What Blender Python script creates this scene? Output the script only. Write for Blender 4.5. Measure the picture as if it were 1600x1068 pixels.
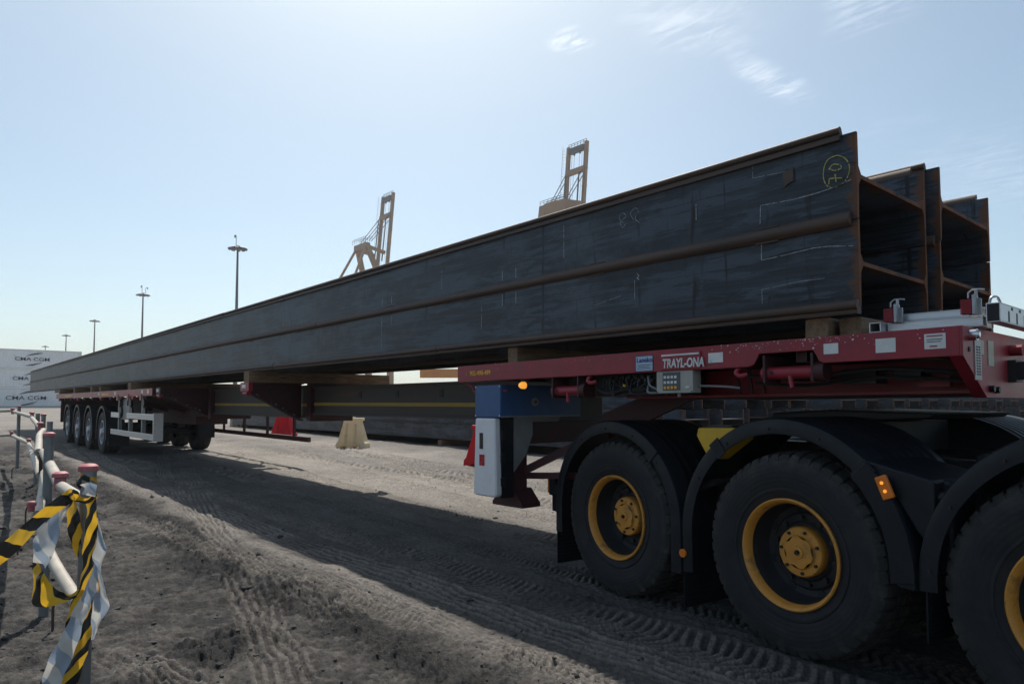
import bpy, bmesh, math, random
import numpy as np
from mathutils import Vector, Matrix
random.seed(7)
R = math.radians
scn = bpy.context.scene
for o in list(bpy.data.objects):
    bpy.data.objects.remove(o)
col = scn.collection

# ------------------------------------------------------------------ camera
CAM_H, YAW, PITCH = 1.37, 40.55, 2.7
cd = bpy.data.cameras.new('camera')
cam = bpy.data.objects.new('camera', cd); col.objects.link(cam)
cam.location = (0, 0, CAM_H)
cam.rotation_euler = (R(90 + PITCH), 0, R(90 - YAW))
cd.sensor_width = 36.0
cd.lens = 36.0 * 1067 / 1600
cd.shift_y = 44.2 / 1600
cd.clip_start = 0.05; cd.clip_end = 6000
scn.camera = cam

# ------------------------------------------------------------------ light
SUN_EL = 56.0
SUN_DIR = Vector((-0.862, 0.506, 0)).normalized()
world = bpy.data.worlds.new('World'); scn.world = world; world.use_nodes = True
wn, wl = world.node_tree.nodes, world.node_tree.links
wn.clear()
sky = wn.new('ShaderNodeTexSky'); sky.sky_type = 'NISHITA'; sky.sun_disc = False
sky.sun_elevation = R(SUN_EL)
sky.sun_rotation = math.atan2(SUN_DIR.x, SUN_DIR.y)
sky.altitude = 0; sky.air_density = 0.8; sky.dust_density = 1.6; sky.ozone_density = 0.35
wbg = wn.new('ShaderNodeBackground'); wbg.inputs['Strength'].default_value = 0.11
wout = wn.new('ShaderNodeOutputWorld')
# thin cirrus: streaky noise on a high flat cloud layer (direction / height)
tc = wn.new('ShaderNodeTexCoord')
sep = wn.new('ShaderNodeSeparateXYZ'); wl.new(tc.outputs['Generated'], sep.inputs[0])
zc = wn.new('ShaderNodeMath'); zc.operation = 'MAXIMUM'; wl.new(sep.outputs['Z'], zc.inputs[0]); zc.inputs[1].default_value = 0.04
div = wn.new('ShaderNodeVectorMath'); div.operation = 'DIVIDE'
cmb = wn.new('ShaderNodeCombineXYZ')
for i in range(3): wl.new(zc.outputs[0], cmb.inputs[i])
wl.new(tc.outputs['Generated'], div.inputs[0]); wl.new(cmb.outputs[0], div.inputs[1])
mp = wn.new('ShaderNodeMapping'); mp.inputs['Rotation'].default_value = (0, 0, R(14)); mp.inputs['Scale'].default_value = (3.0, 9.0, 1)
wl.new(div.outputs[0], mp.inputs[0])
n1 = wn.new('ShaderNodeTexNoise'); n1.inputs['Scale'].default_value = 2.0; n1.inputs['Detail'].default_value = 6; n1.inputs['Roughness'].default_value = 0.66; n1.inputs['Distortion'].default_value = 1.1
wl.new(mp.outputs[0], n1.inputs['Vector'])
n2 = wn.new('ShaderNodeTexNoise'); n2.inputs['Scale'].default_value = 4.0; n2.inputs['Detail'].default_value = 4
wl.new(div.outputs[0], n2.inputs['Vector'])
r1 = wn.new('ShaderNodeMapRange'); r1.inputs[1].default_value = 0.40; r1.inputs[2].default_value = 0.80; wl.new(n1.outputs['Fac'], r1.inputs[0])
wsum = None
# the few separate wisps that drift over the yard: centre on the cloud layer, radii, density
for (cx, cy, rx, ry, dn) in ((-1.04, 1.50, 0.15, 0.22, 0.6), (-1.05, 1.93, 0.075, 0.27, 0.75), (-1.295, 1.317, 0.075, 0.075, 1.5), (-0.70, 1.80, 0.13, 0.20, 0.5), (-0.85, 3.6, 0.35, 1.1, 0.25), (-1.6, 3.4, 0.5, 0.2, 0.2), (0.9, -0.8, 0.5, 0.6, 0.7)):
    ms_ = wn.new('ShaderNodeMapping'); ms_.vector_type = 'TEXTURE'; ms_.inputs['Location'].default_value = (cx, cy, 1.0); ms_.inputs['Scale'].default_value = (rx, ry, 1.0)
    wl.new(div.outputs[0], ms_.inputs[0])
    jit = wn.new('ShaderNodeVectorMath'); jit.operation = 'ADD'
    nj = wn.new('ShaderNodeVectorMath'); nj.operation = 'MULTIPLY_ADD'; nj.inputs[1].default_value = (1.6, 1.6, 0); nj.inputs[2].default_value = (-0.8, -0.8, 0)
    wl.new(n2.outputs['Color'], nj.inputs[0]); wl.new(ms_.outputs[0], jit.inputs[0]); wl.new(nj.outputs[0], jit.inputs[1])
    ln = wn.new('ShaderNodeVectorMath'); ln.operation = 'LENGTH'; wl.new(jit.outputs[0], ln.inputs[0])
    rm = wn.new('ShaderNodeMapRange'); rm.interpolation_type = 'SMOOTHSTEP'; rm.inputs[1].default_value = 1.15; rm.inputs[2].default_value = 0.1; rm.inputs[3].default_value = 0.0; rm.inputs[4].default_value = dn
    wl.new(ln.outputs['Value'], rm.inputs[0])
    if wsum is None: wsum = rm.outputs[0]
    else:
        ad_ = wn.new('ShaderNodeMath'); ad_.operation = 'ADD'; wl.new(wsum, ad_.inputs[0]); wl.new(rm.outputs[0], ad_.inputs[1]); wsum = ad_.outputs[0]
up = wn.new('ShaderNodeMath'); up.operation = 'GREATER_THAN'; up.inputs[1].default_value = 0.02; wl.new(sep.outputs['Z'], up.inputs[0])
mul = wn.new('ShaderNodeMath'); mul.operation = 'MULTIPLY'; wl.new(r1.outputs[0], mul.inputs[0]); wl.new(wsum, mul.inputs[1])
mul2 = wn.new('ShaderNodeMath'); mul2.operation = 'MULTIPLY'; mul2.use_clamp = True; wl.new(mul.outputs[0], mul2.inputs[0]); wl.new(up.outputs[0], mul2.inputs[1])
mixw = wn.new('ShaderNodeMixRGB'); mixw.inputs[2].default_value = (8.0, 8.4, 8.8, 1)
tint = wn.new('ShaderNodeMixRGB'); tint.blend_type = 'MULTIPLY'; tint.inputs[0].default_value = 1.0; tint.inputs[2].default_value = (0.935, 1.015, 0.93, 1)
wl.new(sky.outputs[0], tint.inputs[1])
wl.new(mul2.outputs[0], mixw.inputs[0]); wl.new(tint.outputs[0], mixw.inputs[1])
wl.new(mixw.outputs[0], wbg.inputs[0]); wl.new(wbg.outputs[0], wout.inputs[0])

sd = bpy.data.lights.new('sun', 'SUN'); sd.energy = 3.6; sd.angle = R(0.53); sd.color = (1.0, 0.945, 0.87)
sun = bpy.data.objects.new('sun', sd); col.objects.link(sun)
to_sun = Vector((SUN_DIR.x * math.cos(R(SUN_EL)), SUN_DIR.y * math.cos(R(SUN_EL)), math.sin(R(SUN_EL))))
sun.rotation_euler = (-to_sun).to_track_quat('-Z', 'Y').to_euler()
sun.location = to_sun * 60
scn.view_settings.view_transform = 'Standard'; scn.view_settings.look = 'None'
scn.view_settings.exposure = 0.45; scn.view_settings.gamma = 1.0
scn.view_settings.use_curve_mapping = False
scn.render.engine = 'CYCLES'
scn.cycles.max_bounces = 6; scn.cycles.diffuse_bounces = 3; scn.cycles.glossy_bounces = 3; scn.cycles.transmission_bounces = 3; scn.cycles.volume_bounces = 0

# ------------------------------------------------------------------ materials
MATS = {}
def _n(nt, t, **kw):
    n = nt.nodes.new(t)
    for k, v in kw.items(): setattr(n, k, v)
    return n
def mat(name, c1, c2=None, scale=6.0, stretch=(1, 1, 1), rough=0.6, metal=0.0, bump=0.0, bscale=40.0,
        wear=None, wscale=14.0, wlo=0.62, whi=0.70, rvar=0.12, emit=None, estr=0.0, detail=6, spec=0.5):
    """Principled material: two-tone noise colour, optional wear colour in patches, fine bump."""
    m = bpy.data.materials.new(name); m.use_nodes = True
    nt = m.node_tree; L = nt.links.new
    b = nt.nodes['Principled BSDF']
    c2 = c2 or tuple(min(1, x * 0.72) for x in c1)
    tcn = _n(nt, 'ShaderNodeTexCoord'); mpn = _n(nt, 'ShaderNodeMapping'); mpn.inputs['Scale'].default_value = stretch
    L(tcn.outputs['Object'], mpn.inputs[0])
    nz = _n(nt, 'ShaderNodeTexNoise'); nz.inputs['Scale'].default_value = scale; nz.inputs['Detail'].default_value = detail; nz.inputs['Roughness'].default_value = 0.62
    L(mpn.outputs[0], nz.inputs['Vector'])
    mr = _n(nt, 'ShaderNodeMapRange'); mr.inputs[1].default_value = 0.32; mr.inputs[2].default_value = 0.68
    L(nz.outputs['Fac'], mr.inputs[0])
    mx = _n(nt, 'ShaderNodeMixRGB'); mx.inputs[1].default_value = (*c2, 1); mx.inputs[2].default_value = (*c1, 1)
    L(mr.outputs[0], mx.inputs[0]); out = mx.outputs[0]
    if wear:
        wz = _n(nt, 'ShaderNodeTexNoise'); wz.inputs['Scale'].default_value = wscale; wz.inputs['Detail'].default_value = 8; wz.inputs['Roughness'].default_value = 0.7
        L(mpn.outputs[0], wz.inputs['Vector'])
        wr = _n(nt, 'ShaderNodeMapRange'); wr.inputs[1].default_value = wlo; wr.inputs[2].default_value = whi; L(wz.outputs['Fac'], wr.inputs[0])
        wm = _n(nt, 'ShaderNodeMixRGB'); wm.inputs[2].default_value = (*wear, 1); L(wr.outputs[0], wm.inputs[0]); L(out, wm.inputs[1]); out = wm.outputs[0]
    L(out, b.inputs['Base Color'])
    rr = _n(nt, 'ShaderNodeMapRange'); rr.inputs[3].default_value = max(0.05, rough - rvar); rr.inputs[4].default_value = min(1, rough + rvar)
    L(nz.outputs['Fac'], rr.inputs[0]); L(rr.outputs[0], b.inputs['Roughness'])
    b.inputs['Metallic'].default_value = metal
    b.inputs['Specular IOR Level'].default_value = spec
    if bump:
        bz = _n(nt, 'ShaderNodeTexNoise'); bz.inputs['Scale'].default_value = bscale; bz.inputs['Detail'].default_value = 5
        L(tcn.outputs['Object'], bz.inputs['Vector'])
        bn = _n(nt, 'ShaderNodeBump'); bn.inputs['Strength'].default_value = bump; bn.inputs['Distance'].default_value = 0.01
        L(bz.outputs['Fac'], bn.inputs['Height']); L(bn.outputs[0], b.inputs['Normal'])
    if emit:
        b.inputs['Emission Color'].default_value = (*emit, 1); b.inputs['Emission Strength'].default_value = estr
    MATS[name] = m
    return m

mat('trailer_red', (0.33, 0.019, 0.036), (0.22, 0.014, 0.027), scale=5, rough=0.42, wear=(0.085, 0.05, 0.042), wscale=9, wlo=0.60, whi=0.74, bump=0.05, bscale=18)
mat('trailer_dark', (0.075, 0.008, 0.012), (0.03, 0.009, 0.010), scale=7, rough=0.6, wear=(0.032, 0.025, 0.022), wscale=6, wlo=0.5, whi=0.7)
mat('blue_paint', (0.022, 0.095, 0.26), (0.016, 0.07, 0.19), scale=9, rough=0.4, wear=(0.42, 0.45, 0.48), wscale=30, wlo=0.70, whi=0.73)
mat('white_plastic', (0.86, 0.84, 0.85), (0.74, 0.72, 0.73), scale=5, rough=0.45, wear=(0.32, 0.24, 0.22), wscale=5, wlo=0.58, whi=0.85)
mat('black_plastic', (0.010, 0.013, 0.018), (0.006, 0.008, 0.011), scale=8, rough=0.45, spec=0.28, wear=(0.026, 0.026, 0.026), wscale=6, wlo=0.52, whi=0.85, bump=0.06, bscale=60)
mat('tyre', (0.023, 0.024, 0.026), (0.012, 0.0125, 0.0145), scale=9, rough=0.66, spec=0.3, wear=(0.036, 0.033, 0.030), wscale=6, wlo=0.46, whi=0.84, bump=0.12, bscale=90)
mat('tread_rubber', (0.030, 0.028, 0.026), (0.014, 0.0135, 0.0135), scale=11, rough=0.85, wear=(0.075, 0.066, 0.057), wscale=12, wlo=0.48, whi=0.75, bump=0.15, bscale=70)
mat('rim_yellow', (0.74, 0.33, 0.045), (0.54, 0.22, 0.032), scale=7, rough=0.5, wear=(0.10, 0.07, 0.045), wscale=7, wlo=0.52, whi=0.72)
mat('rim_dark', (0.020, 0.020, 0.022), (0.010, 0.010, 0.011), scale=9, rough=0.65, wear=(0.06, 0.05, 0.04), wscale=8, wlo=0.55, whi=0.8)
mat('rim_silver', (0.55, 0.57, 0.60), (0.40, 0.41, 0.44), scale=6, rough=0.34, metal=0.7, wear=(0.22, 0.2, 0.18), wscale=8, wlo=0.58, whi=0.8)
mat('chassis', (0.011, 0.011, 0.013), (0.006, 0.006, 0.007), scale=8, rough=0.5, wear=(0.035, 0.032, 0.028), wscale=8, wlo=0.54, whi=0.8)
mat('chock_yellow', (0.70, 0.42, 0.015), (0.58, 0.33, 0.012), scale=8, rough=0.45, wear=(0.12, 0.09, 0.05), wscale=18, wlo=0.68, whi=0.75)
mat('galvanised', (0.42, 0.44, 0.46), (0.27, 0.28, 0.30), scale=14, rough=0.42, metal=0.6, wear=(0.2, 0.17, 0.14), wscale=8, wlo=0.6, whi=0.8)
mat('aluminium', (0.66, 0.67, 0.69), (0.50, 0.51, 0.53), scale=8, stretch=(1, 8, 8), rough=0.38, metal=0.75, wear=(0.25, 0.24, 0.22), wscale=10, wlo=0.62, whi=0.8)
mat('grey_paint', (0.24, 0.25, 0.25), (0.17, 0.18, 0.18), scale=8, rough=0.5, wear=(0.12, 0.1, 0.085), wscale=9, wlo=0.6, whi=0.75)
mat('panel_beige', (0.42, 0.41, 0.37), (0.33, 0.32, 0.29), scale=8, rough=0.5)
mat('keypad', (0.10, 0.10, 0.11), rough=0.5)
mat('ink_dark', (0.015, 0.015, 0.018), rough=0.6)
mat('ink_blue', (0.015, 0.05, 0.22), rough=0.5)
mat('ink_navy', (0.020, 0.028, 0.075), rough=0.5)
mat('ink_red', (0.42, 0.02, 0.03), rough=0.5)
mat('ink_yellow', (0.9, 0.46, 0.03), rough=0.5)
mat('sticker_white', (0.74, 0.74, 0.72), (0.62, 0.62, 0.60), scale=20, rough=0.4, wear=(0.3, 0.27, 0.24), wscale=16, wlo=0.6, whi=0.75)
mat('sticker_cream', (0.46, 0.45, 0.34), (0.36, 0.35, 0.27), scale=20, rough=0.45)
mat('sticker_blue', (0.42, 0.52, 0.66), (0.36, 0.46, 0.60), scale=20, rough=0.4)
mat('letter_white', (0.78, 0.78, 0.78), rough=0.45)
mat('amber', (0.85, 0.22, 0.02), rough=0.2)
mat('amber_lit', (0.9, 0.3, 0.03), rough=0.2, emit=(1.0, 0.42, 0.06), estr=0.6)
mat('tail_red', (0.35, 0.02, 0.015), rough=0.22)
mat('reflector_red', (0.45, 0.015, 0.03), rough=0.25)
mat('glass_dark', (0.03, 0.032, 0.035), rough=0.12)
mat('chrome', (0.75, 0.76, 0.78), rough=0.14, metal=1.0)
mat('rubber_red', (0.30, 0.012, 0.022), (0.22, 0.01, 0.018), scale=10, rough=0.6)
mat('hose', (0.014, 0.014, 0.016), rough=0.42)
mat('timber', (0.30, 0.19, 0.105), (0.17, 0.105, 0.06), scale=5, stretch=(6, 0.7, 6), rough=0.85, wear=(0.07, 0.05, 0.035), wscale=6, wlo=0.52, whi=0.72, bump=0.5, bscale=26)
mat('rust_edge', (0.23, 0.085, 0.030), (0.11, 0.045, 0.020), scale=9, rough=0.85, wear=(0.030, 0.026, 0.026), wscale=6, wlo=0.5, whi=0.68, bump=0.3, bscale=60)
mat('bead_steel', (0.105, 0.062, 0.042), (0.052, 0.037, 0.030), scale=5, stretch=(0.35, 3, 3), rough=0.62, wear=(0.115, 0.047, 0.019), wscale=3.5, wlo=0.57, whi=0.78, bump=0.15, bscale=50)
mat('beam_brown', (0.055, 0.038, 0.030), (0.034, 0.028, 0.026), scale=3, stretch=(0.3, 2, 3), rough=0.6, wear=(0.10, 0.055, 0.03), wscale=3, wlo=0.55, whi=0.75)
mat('stripe_yellow', (0.42, 0.27, 0.02), (0.33, 0.20, 0.02), scale=4, stretch=(0.4, 1, 3), rough=0.6, wear=(0.1, 0.07, 0.04), wscale=6, wlo=0.6, whi=0.75)
mat('chalk', (0.52, 0.54, 0.55), (0.2, 0.21, 0.22), scale=60, rough=0.95)
mat('chalk_yellow', (0.58, 0.52, 0.12), (0.30, 0.27, 0.07), scale=70, rough=0.95)
mat('barrier_white', (0.85, 0.78, 0.60), (0.70, 0.62, 0.45), scale=4, rough=0.6, wear=(0.30, 0.23, 0.15), wscale=5, wlo=0.55, whi=0.75)
mat('barrier_red', (0.66, 0.025, 0.04), (0.52, 0.02, 0.03), scale=4, rough=0.5, wear=(0.3, 0.1, 0.08), wscale=6, wlo=0.58, whi=0.78)
mat('post_steel', (0.24, 0.25, 0.25), (0.15, 0.16, 0.165), scale=9, rough=0.55, metal=0.25, wear=(0.12, 0.075, 0.05), wscale=9, wlo=0.58, whi=0.75)
mat('rail_cream', (0.47, 0.43, 0.36), (0.34, 0.30, 0.25), scale=7, rough=0.55, wear=(0.2, 0.15, 0.1), wscale=10, wlo=0.58, whi=0.72)
mat('cap_pink', (0.46, 0.15, 0.16), (0.34, 0.075, 0.085), scale=9, rough=0.6, wear=(0.58, 0.34, 0.33), wscale=5, wlo=0.5, whi=0.8)
mat('hook_rust', (0.10, 0.06, 0.045), rough=0.8)
mat('container_white', (0.87, 0.87, 0.86), (0.80, 0.80, 0.79), scale=0.35, rough=0.5, wear=(0.6, 0.58, 0.54), wscale=0.8, wlo=0.58, whi=0.75)
mat('container_frame', (0.72, 0.73, 0.72), (0.62, 0.62, 0.61), scale=1, rough=0.55)
mat('crane_paint', (0.34, 0.19, 0.080), (0.24, 0.13, 0.055), scale=0.25, rough=0.6, wear=(0.2, 0.10, 0.05), wscale=0.5, wlo=0.55, whi=0.72)
mat('crane_dark', (0.09, 0.08, 0.075), rough=0.6)
mat('gantry_orange', (0.62, 0.22, 0.012), (0.48, 0.16, 0.01), scale=0.5, rough=0.55)
mat('mast_grey', (0.13, 0.135, 0.14), (0.10, 0.10, 0.105), scale=0.4, rough=0.5)
mat('kerb_concrete', (0.50, 0.48, 0.44), (0.38, 0.36, 0.33), scale=0.8, rough=0.9)
mat('lump', (0.060, 0.056, 0.053), (0.032, 0.031, 0.030), scale=8, rough=0.95, bump=0.4, bscale=60)
mat('tape_back', (0.60, 0.63, 0.67), (0.44, 0.50, 0.57), scale=22, rough=0.38)

def tyre_dust(name, r0, r1):
    # dried mud that has settled in a ring towards the shoulder
    m = MATS[name]; nt = m.node_tree; L = nt.links.new; b = nt.nodes['Principled BSDF']
    src = b.inputs['Base Color'].links[0].from_socket
    tcn = _n(nt, 'ShaderNodeTexCoord'); sp = _n(nt, 'ShaderNodeSeparateXYZ'); L(tcn.outputs['Object'], sp.inputs[0])
    cb = _n(nt, 'ShaderNodeCombineXYZ'); L(sp.outputs['X'], cb.inputs[0]); L(sp.outputs['Z'], cb.inputs[1])
    ln = _n(nt, 'ShaderNodeVectorMath'); ln.operation = 'LENGTH'; L(cb.outputs[0], ln.inputs[0])
    nz = _n(nt, 'ShaderNodeTexNoise'); nz.inputs['Scale'].default_value = 13; nz.inputs['Detail'].default_value = 7; nz.inputs['Roughness'].default_value = 0.7; L(tcn.outputs['Object'], nz.inputs['Vector'])
    ma = _n(nt, 'ShaderNodeMath'); ma.operation = 'MULTIPLY_ADD'; ma.inputs[1].default_value = 0.22; L(nz.outputs['Fac'], ma.inputs[0]); L(ln.outputs['Value'], ma.inputs[2])
    mr = _n(nt, 'ShaderNodeMapRange'); mr.inputs[1].default_value = r0 + 0.11; mr.inputs[2].default_value = r1 + 0.11; mr.inputs[4].default_value = 0.85; L(ma.outputs[0], mr.inputs[0])
    wv = _n(nt, 'ShaderNodeMath'); wv.operation = 'SINE'; w2 = _n(nt, 'ShaderNodeMath'); w2.operation = 'MULTIPLY'; w2.inputs[1].default_value = 260; L(ln.outputs['Value'], w2.inputs[0]); L(w2.outputs[0], wv.inputs[0])
    mx = _n(nt, 'ShaderNodeMixRGB'); mx.inputs[2].default_value = (0.062, 0.056, 0.049, 1); L(mr.outputs[0], mx.inputs[0]); L(src, mx.inputs[1]); L(mx.outputs[0], b.inputs['Base Color'])
    bp = _n(nt, 'ShaderNodeBump'); bp.inputs['Strength'].default_value = 0.10; bp.inputs['Distance'].default_value = 0.004; L(wv.outputs[0], bp.inputs['Height'])
    if b.inputs['Normal'].links: L(b.inputs['Normal'].links[0].from_socket, bp.inputs['Normal'])
    L(bp.outputs[0], b.inputs['Normal'])
tyre_dust('tyre', 0.46, 0.56)
def pile_material():
    """mill-scale steel: blue-black with long rolled streaks, rust bleeding at edges and the cut end."""
    m = bpy.data.materials.new('pile_steel'); m.use_nodes = True
    nt = m.node_tree; L = nt.links.new; b = nt.nodes['Principled BSDF']
    tcn = _n(nt, 'ShaderNodeTexCoord')
    def noise(scale, st, det=6, ro=0.6):
        mpn = _n(nt, 'ShaderNodeMapping'); mpn.inputs['Scale'].default_value = st; L(tcn.outputs['Object'], mpn.inputs[0])
        nz = _n(nt, 'ShaderNodeTexNoise'); nz.inputs['Scale'].default_value = scale; nz.inputs['Detail'].default_value = det; nz.inputs['Roughness'].default_value = ro
        L(mpn.outputs[0], nz.inputs['Vector']); return nz.outputs['Fac']
    def ramp(f, lo, hi):
        r = _n(nt, 'ShaderNodeMapRange'); r.inputs[1].default_value = lo; r.inputs[2].default_value = hi; L(f, r.inputs[0]); return r.outputs[0]
    def mix(f, a, c):
        x = _n(nt, 'ShaderNodeMixRGB'); L(f, x.inputs[0])
        if isinstance(a, tuple): x.inputs[1].default_value = (*a, 1)
        else: L(a, x.inputs[1])
        if isinstance(c, tuple): x.inputs[2].default_value = (*c, 1)
        else: L(c, x.inputs[2])
        return x.outputs[0]
    streak = noise(5, (0.18, 3, 5.5), 7)
    blotch = noise(2.3, (0.6, 1, 1), 8, 0.7)
    vert = noise(3.0, (3.2, 1, 0.30), 6, 0.65)
    fine = noise(42, (1, 1, 1.5), 6, 0.72)
    scalep = noise(3.4, (0.22, 1, 1.9), 11, 0.74)
    lines = noise(4.0, (0.06, 1, 15), 3, 0.5)
    ticks = noise(2.0, (26, 1, 0.22), 3, 0.55)
    c = mix(ramp(streak, 0.36, 0.66), (0.014, 0.0165, 0.021), (0.046, 0.054, 0.066))
    c = mix(ramp(scalep, 0.495, 0.535), c, (0.060, 0.076, 0.098))
    c = mix(ramp(blotch, 0.50, 0.72), c, (0.088, 0.104, 0.126))
    c = mix(ramp(lines, 0.60, 0.66), c, (0.020, 0.021, 0.024))
    c = mix(ramp(vert, 0.585, 0.66), c, (0.013, 0.013, 0.015))
    c = mix(ramp(ticks, 0.715, 0.745), c, (0.12, 0.13, 0.14))
    c = mix(ramp(fine, 0.60, 0.72), c, (0.010, 0.010, 0.012))
    # rust near the cut end (local x -> 0), along the flange tips and at random patches
    sp = _n(nt, 'ShaderNodeSeparateXYZ'); L(tcn.outputs['Object'], sp.inputs[0])
    er = _n(nt, 'ShaderNodeMapRange'); er.inputs[1].default_value = -0.16; er.inputs[2].default_value = 0.02; er.inputs[3].default_value = -0.30; er.inputs[4].default_value = 0.20
    L(sp.outputs['X'], er.inputs[0])
    rn = noise(4.5, (0.8, 1, 1), 9, 0.76)
    ad = _n(nt, 'ShaderNodeMath'); ad.operation = 'ADD'; L(rn, ad.inputs[0]); L(er.outputs[0], ad.inputs[1])
    c = mix(ramp(ad.outputs[0], 0.50, 0.60), c, (0.130, 0.050, 0.020))
    ab_ = _n(nt, 'ShaderNodeMath'); ab_.operation = 'SUBTRACT'; L(sp.outputs['Z'], ab_.inputs[0]); ab_.inputs[1].default_value = 0.226
    aa = _n(nt, 'ShaderNodeMath'); aa.operation = 'ABSOLUTE'; L(ab_.outputs[0], aa.inputs[0])
    tr_ = _n(nt, 'ShaderNodeMapRange'); tr_.inputs[1].default_value = 0.12; tr_.inputs[2].default_value = 0.226; tr_.inputs[3].default_value = -0.22; tr_.inputs[4].default_value = 0.10; L(aa.outputs[0], tr_.inputs[0])
    tn = noise(5.5, (0.35, 1, 1.3), 10, 0.78)
    a2 = _n(nt, 'ShaderNodeMath'); a2.operation = 'ADD'; L(tn, a2.inputs[0]); L(tr_.outputs[0], a2.inputs[1])
    c = mix(ramp(a2.outputs[0], 0.54, 0.62), c, (0.030, 0.021, 0.017))
    rp = noise(2.1, (0.5, 1, 1.3), 10, 0.78)
    c = mix(ramp(rp, 0.655, 0.68), c, (0.075, 0.036, 0.022))
    L(c, b.inputs['Base Color'])
    rr = _n(nt, 'ShaderNodeMapRange'); rr.inputs[3].default_value = 0.36; rr.inputs[4].default_value = 0.62; L(scalep, rr.inputs[0]); L(rr.outputs[0], b.inputs['Roughness'])
    b.inputs['Metallic'].default_value = 0.0; b.inputs['Specular IOR Level'].default_value = 0.36
    bm_ = _n(nt, 'ShaderNodeBump'); bm_.inputs['Strength'].default_value = 0.3; bm_.inputs['Distance'].default_value = 0.012
    mm = _n(nt, 'ShaderNodeMath'); mm.operation = 'ADD'; L(scalep, mm.inputs[0]); L(fine, mm.inputs[1]); L(mm.outputs[0], bm_.inputs['Height']); L(bm_.outputs[0], b.inputs['Normal'])
    MATS['pile_steel'] = m
pile_material()

def tape_material():
    m = bpy.data.materials.new('tape_print'); m.use_nodes = True
    nt = m.node_tree; L = nt.links.new; b = nt.nodes['Principled BSDF']
    uv = _n(nt, 'ShaderNodeUVMap'); sp = _n(nt, 'ShaderNodeSeparateXYZ'); L(uv.outputs[0], sp.inputs[0])
    a = _n(nt, 'ShaderNodeMath'); a.operation = 'ADD'; L(sp.outputs['X'], a.inputs[0]); L(sp.outputs['Y'], a.inputs[1])
    f = _n(nt, 'ShaderNodeMath'); f.operation = 'FRACT'; d = _n(nt, 'ShaderNodeMath'); d.operation = 'MULTIPLY'; d.inputs[1].default_value = 0.62
    L(a.outputs[0], d.inputs[0]); L(d.outputs[0], f.inputs[0])
    g = _n(nt, 'ShaderNodeMath'); g.operation = 'GREATER_THAN'; g.inputs[1].default_value = 0.5; L(f.outputs[0], g.inputs[0])
    x = _n(nt, 'ShaderNodeMixRGB'); x.inputs[1].default_value = (0.80, 0.47, 0.035, 1); x.inputs[2].default_value = (0.016, 0.016, 0.016, 1)
    L(g.outputs[0], x.inputs[0]); L(x.outputs[0], b.inputs['Base Color'])
    b.inputs['Roughness'].default_value = 0.32
    tr = _n(nt, 'ShaderNodeBsdfTranslucent'); L(x.outputs[0], tr.inputs[0])
    ms = _n(nt, 'ShaderNodeMixShader'); ms.inputs[0].default_value = 0.35
    L(b.outputs[0], ms.inputs[1]); L(tr.outputs[0], ms.inputs[2]); L(ms.outputs[0], nt.nodes['Material Output'].inputs[0])
    MATS['tape_print'] = m
    m2 = MATS['tape_back']; nt = m2.node_tree; b = nt.nodes['Principled BSDF']
    uv = _n(nt, 'ShaderNodeUVMap'); sp = _n(nt, 'ShaderNodeSeparateXYZ'); nt.links.new(uv.outputs[0], sp.inputs[0])
    a = _n(nt, 'ShaderNodeMath'); a.operation = 'SUBTRACT'; nt.links.new(sp.outputs['X'], a.inputs[0]); nt.links.new(sp.outputs['Y'], a.inputs[1])
    d = _n(nt, 'ShaderNodeMath'); d.operation = 'MULTIPLY'; d.inputs[1].default_value = 0.62; f = _n(nt, 'ShaderNodeMath'); f.operation = 'FRACT'
    nt.links.new(a.outputs[0], d.inputs[0]); nt.links.new(d.outputs[0], f.inputs[0])
    g = _n(nt, 'ShaderNodeMath'); g.operation = 'GREATER_THAN'; g.inputs[1].default_value = 0.5; nt.links.new(f.outputs[0], g.inputs[0])
    x = _n(nt, 'ShaderNodeMixRGB'); x.inputs[1].default_value = (0.66, 0.65, 0.62, 1); x.inputs[2].default_value = (0.34, 0.41, 0.50, 1)
    nt.links.new(g.outputs[0], x.inputs[0]); nt.links.new(x.outputs[0], b.inputs['Base Color'])
    tr = _n(nt, 'ShaderNodeBsdfTranslucent'); nt.links.new(x.outputs[0], tr.inputs[0])
    ms = _n(nt, 'ShaderNodeMixShader'); ms.inputs[0].default_value = 0.35
    nt.links.new(b.outputs[0], ms.inputs[1]); nt.links.new(tr.outputs[0], ms.inputs[2]); nt.links.new(ms.outputs[0], nt.nodes['Material Output'].inputs[0])
tape_material()

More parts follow.
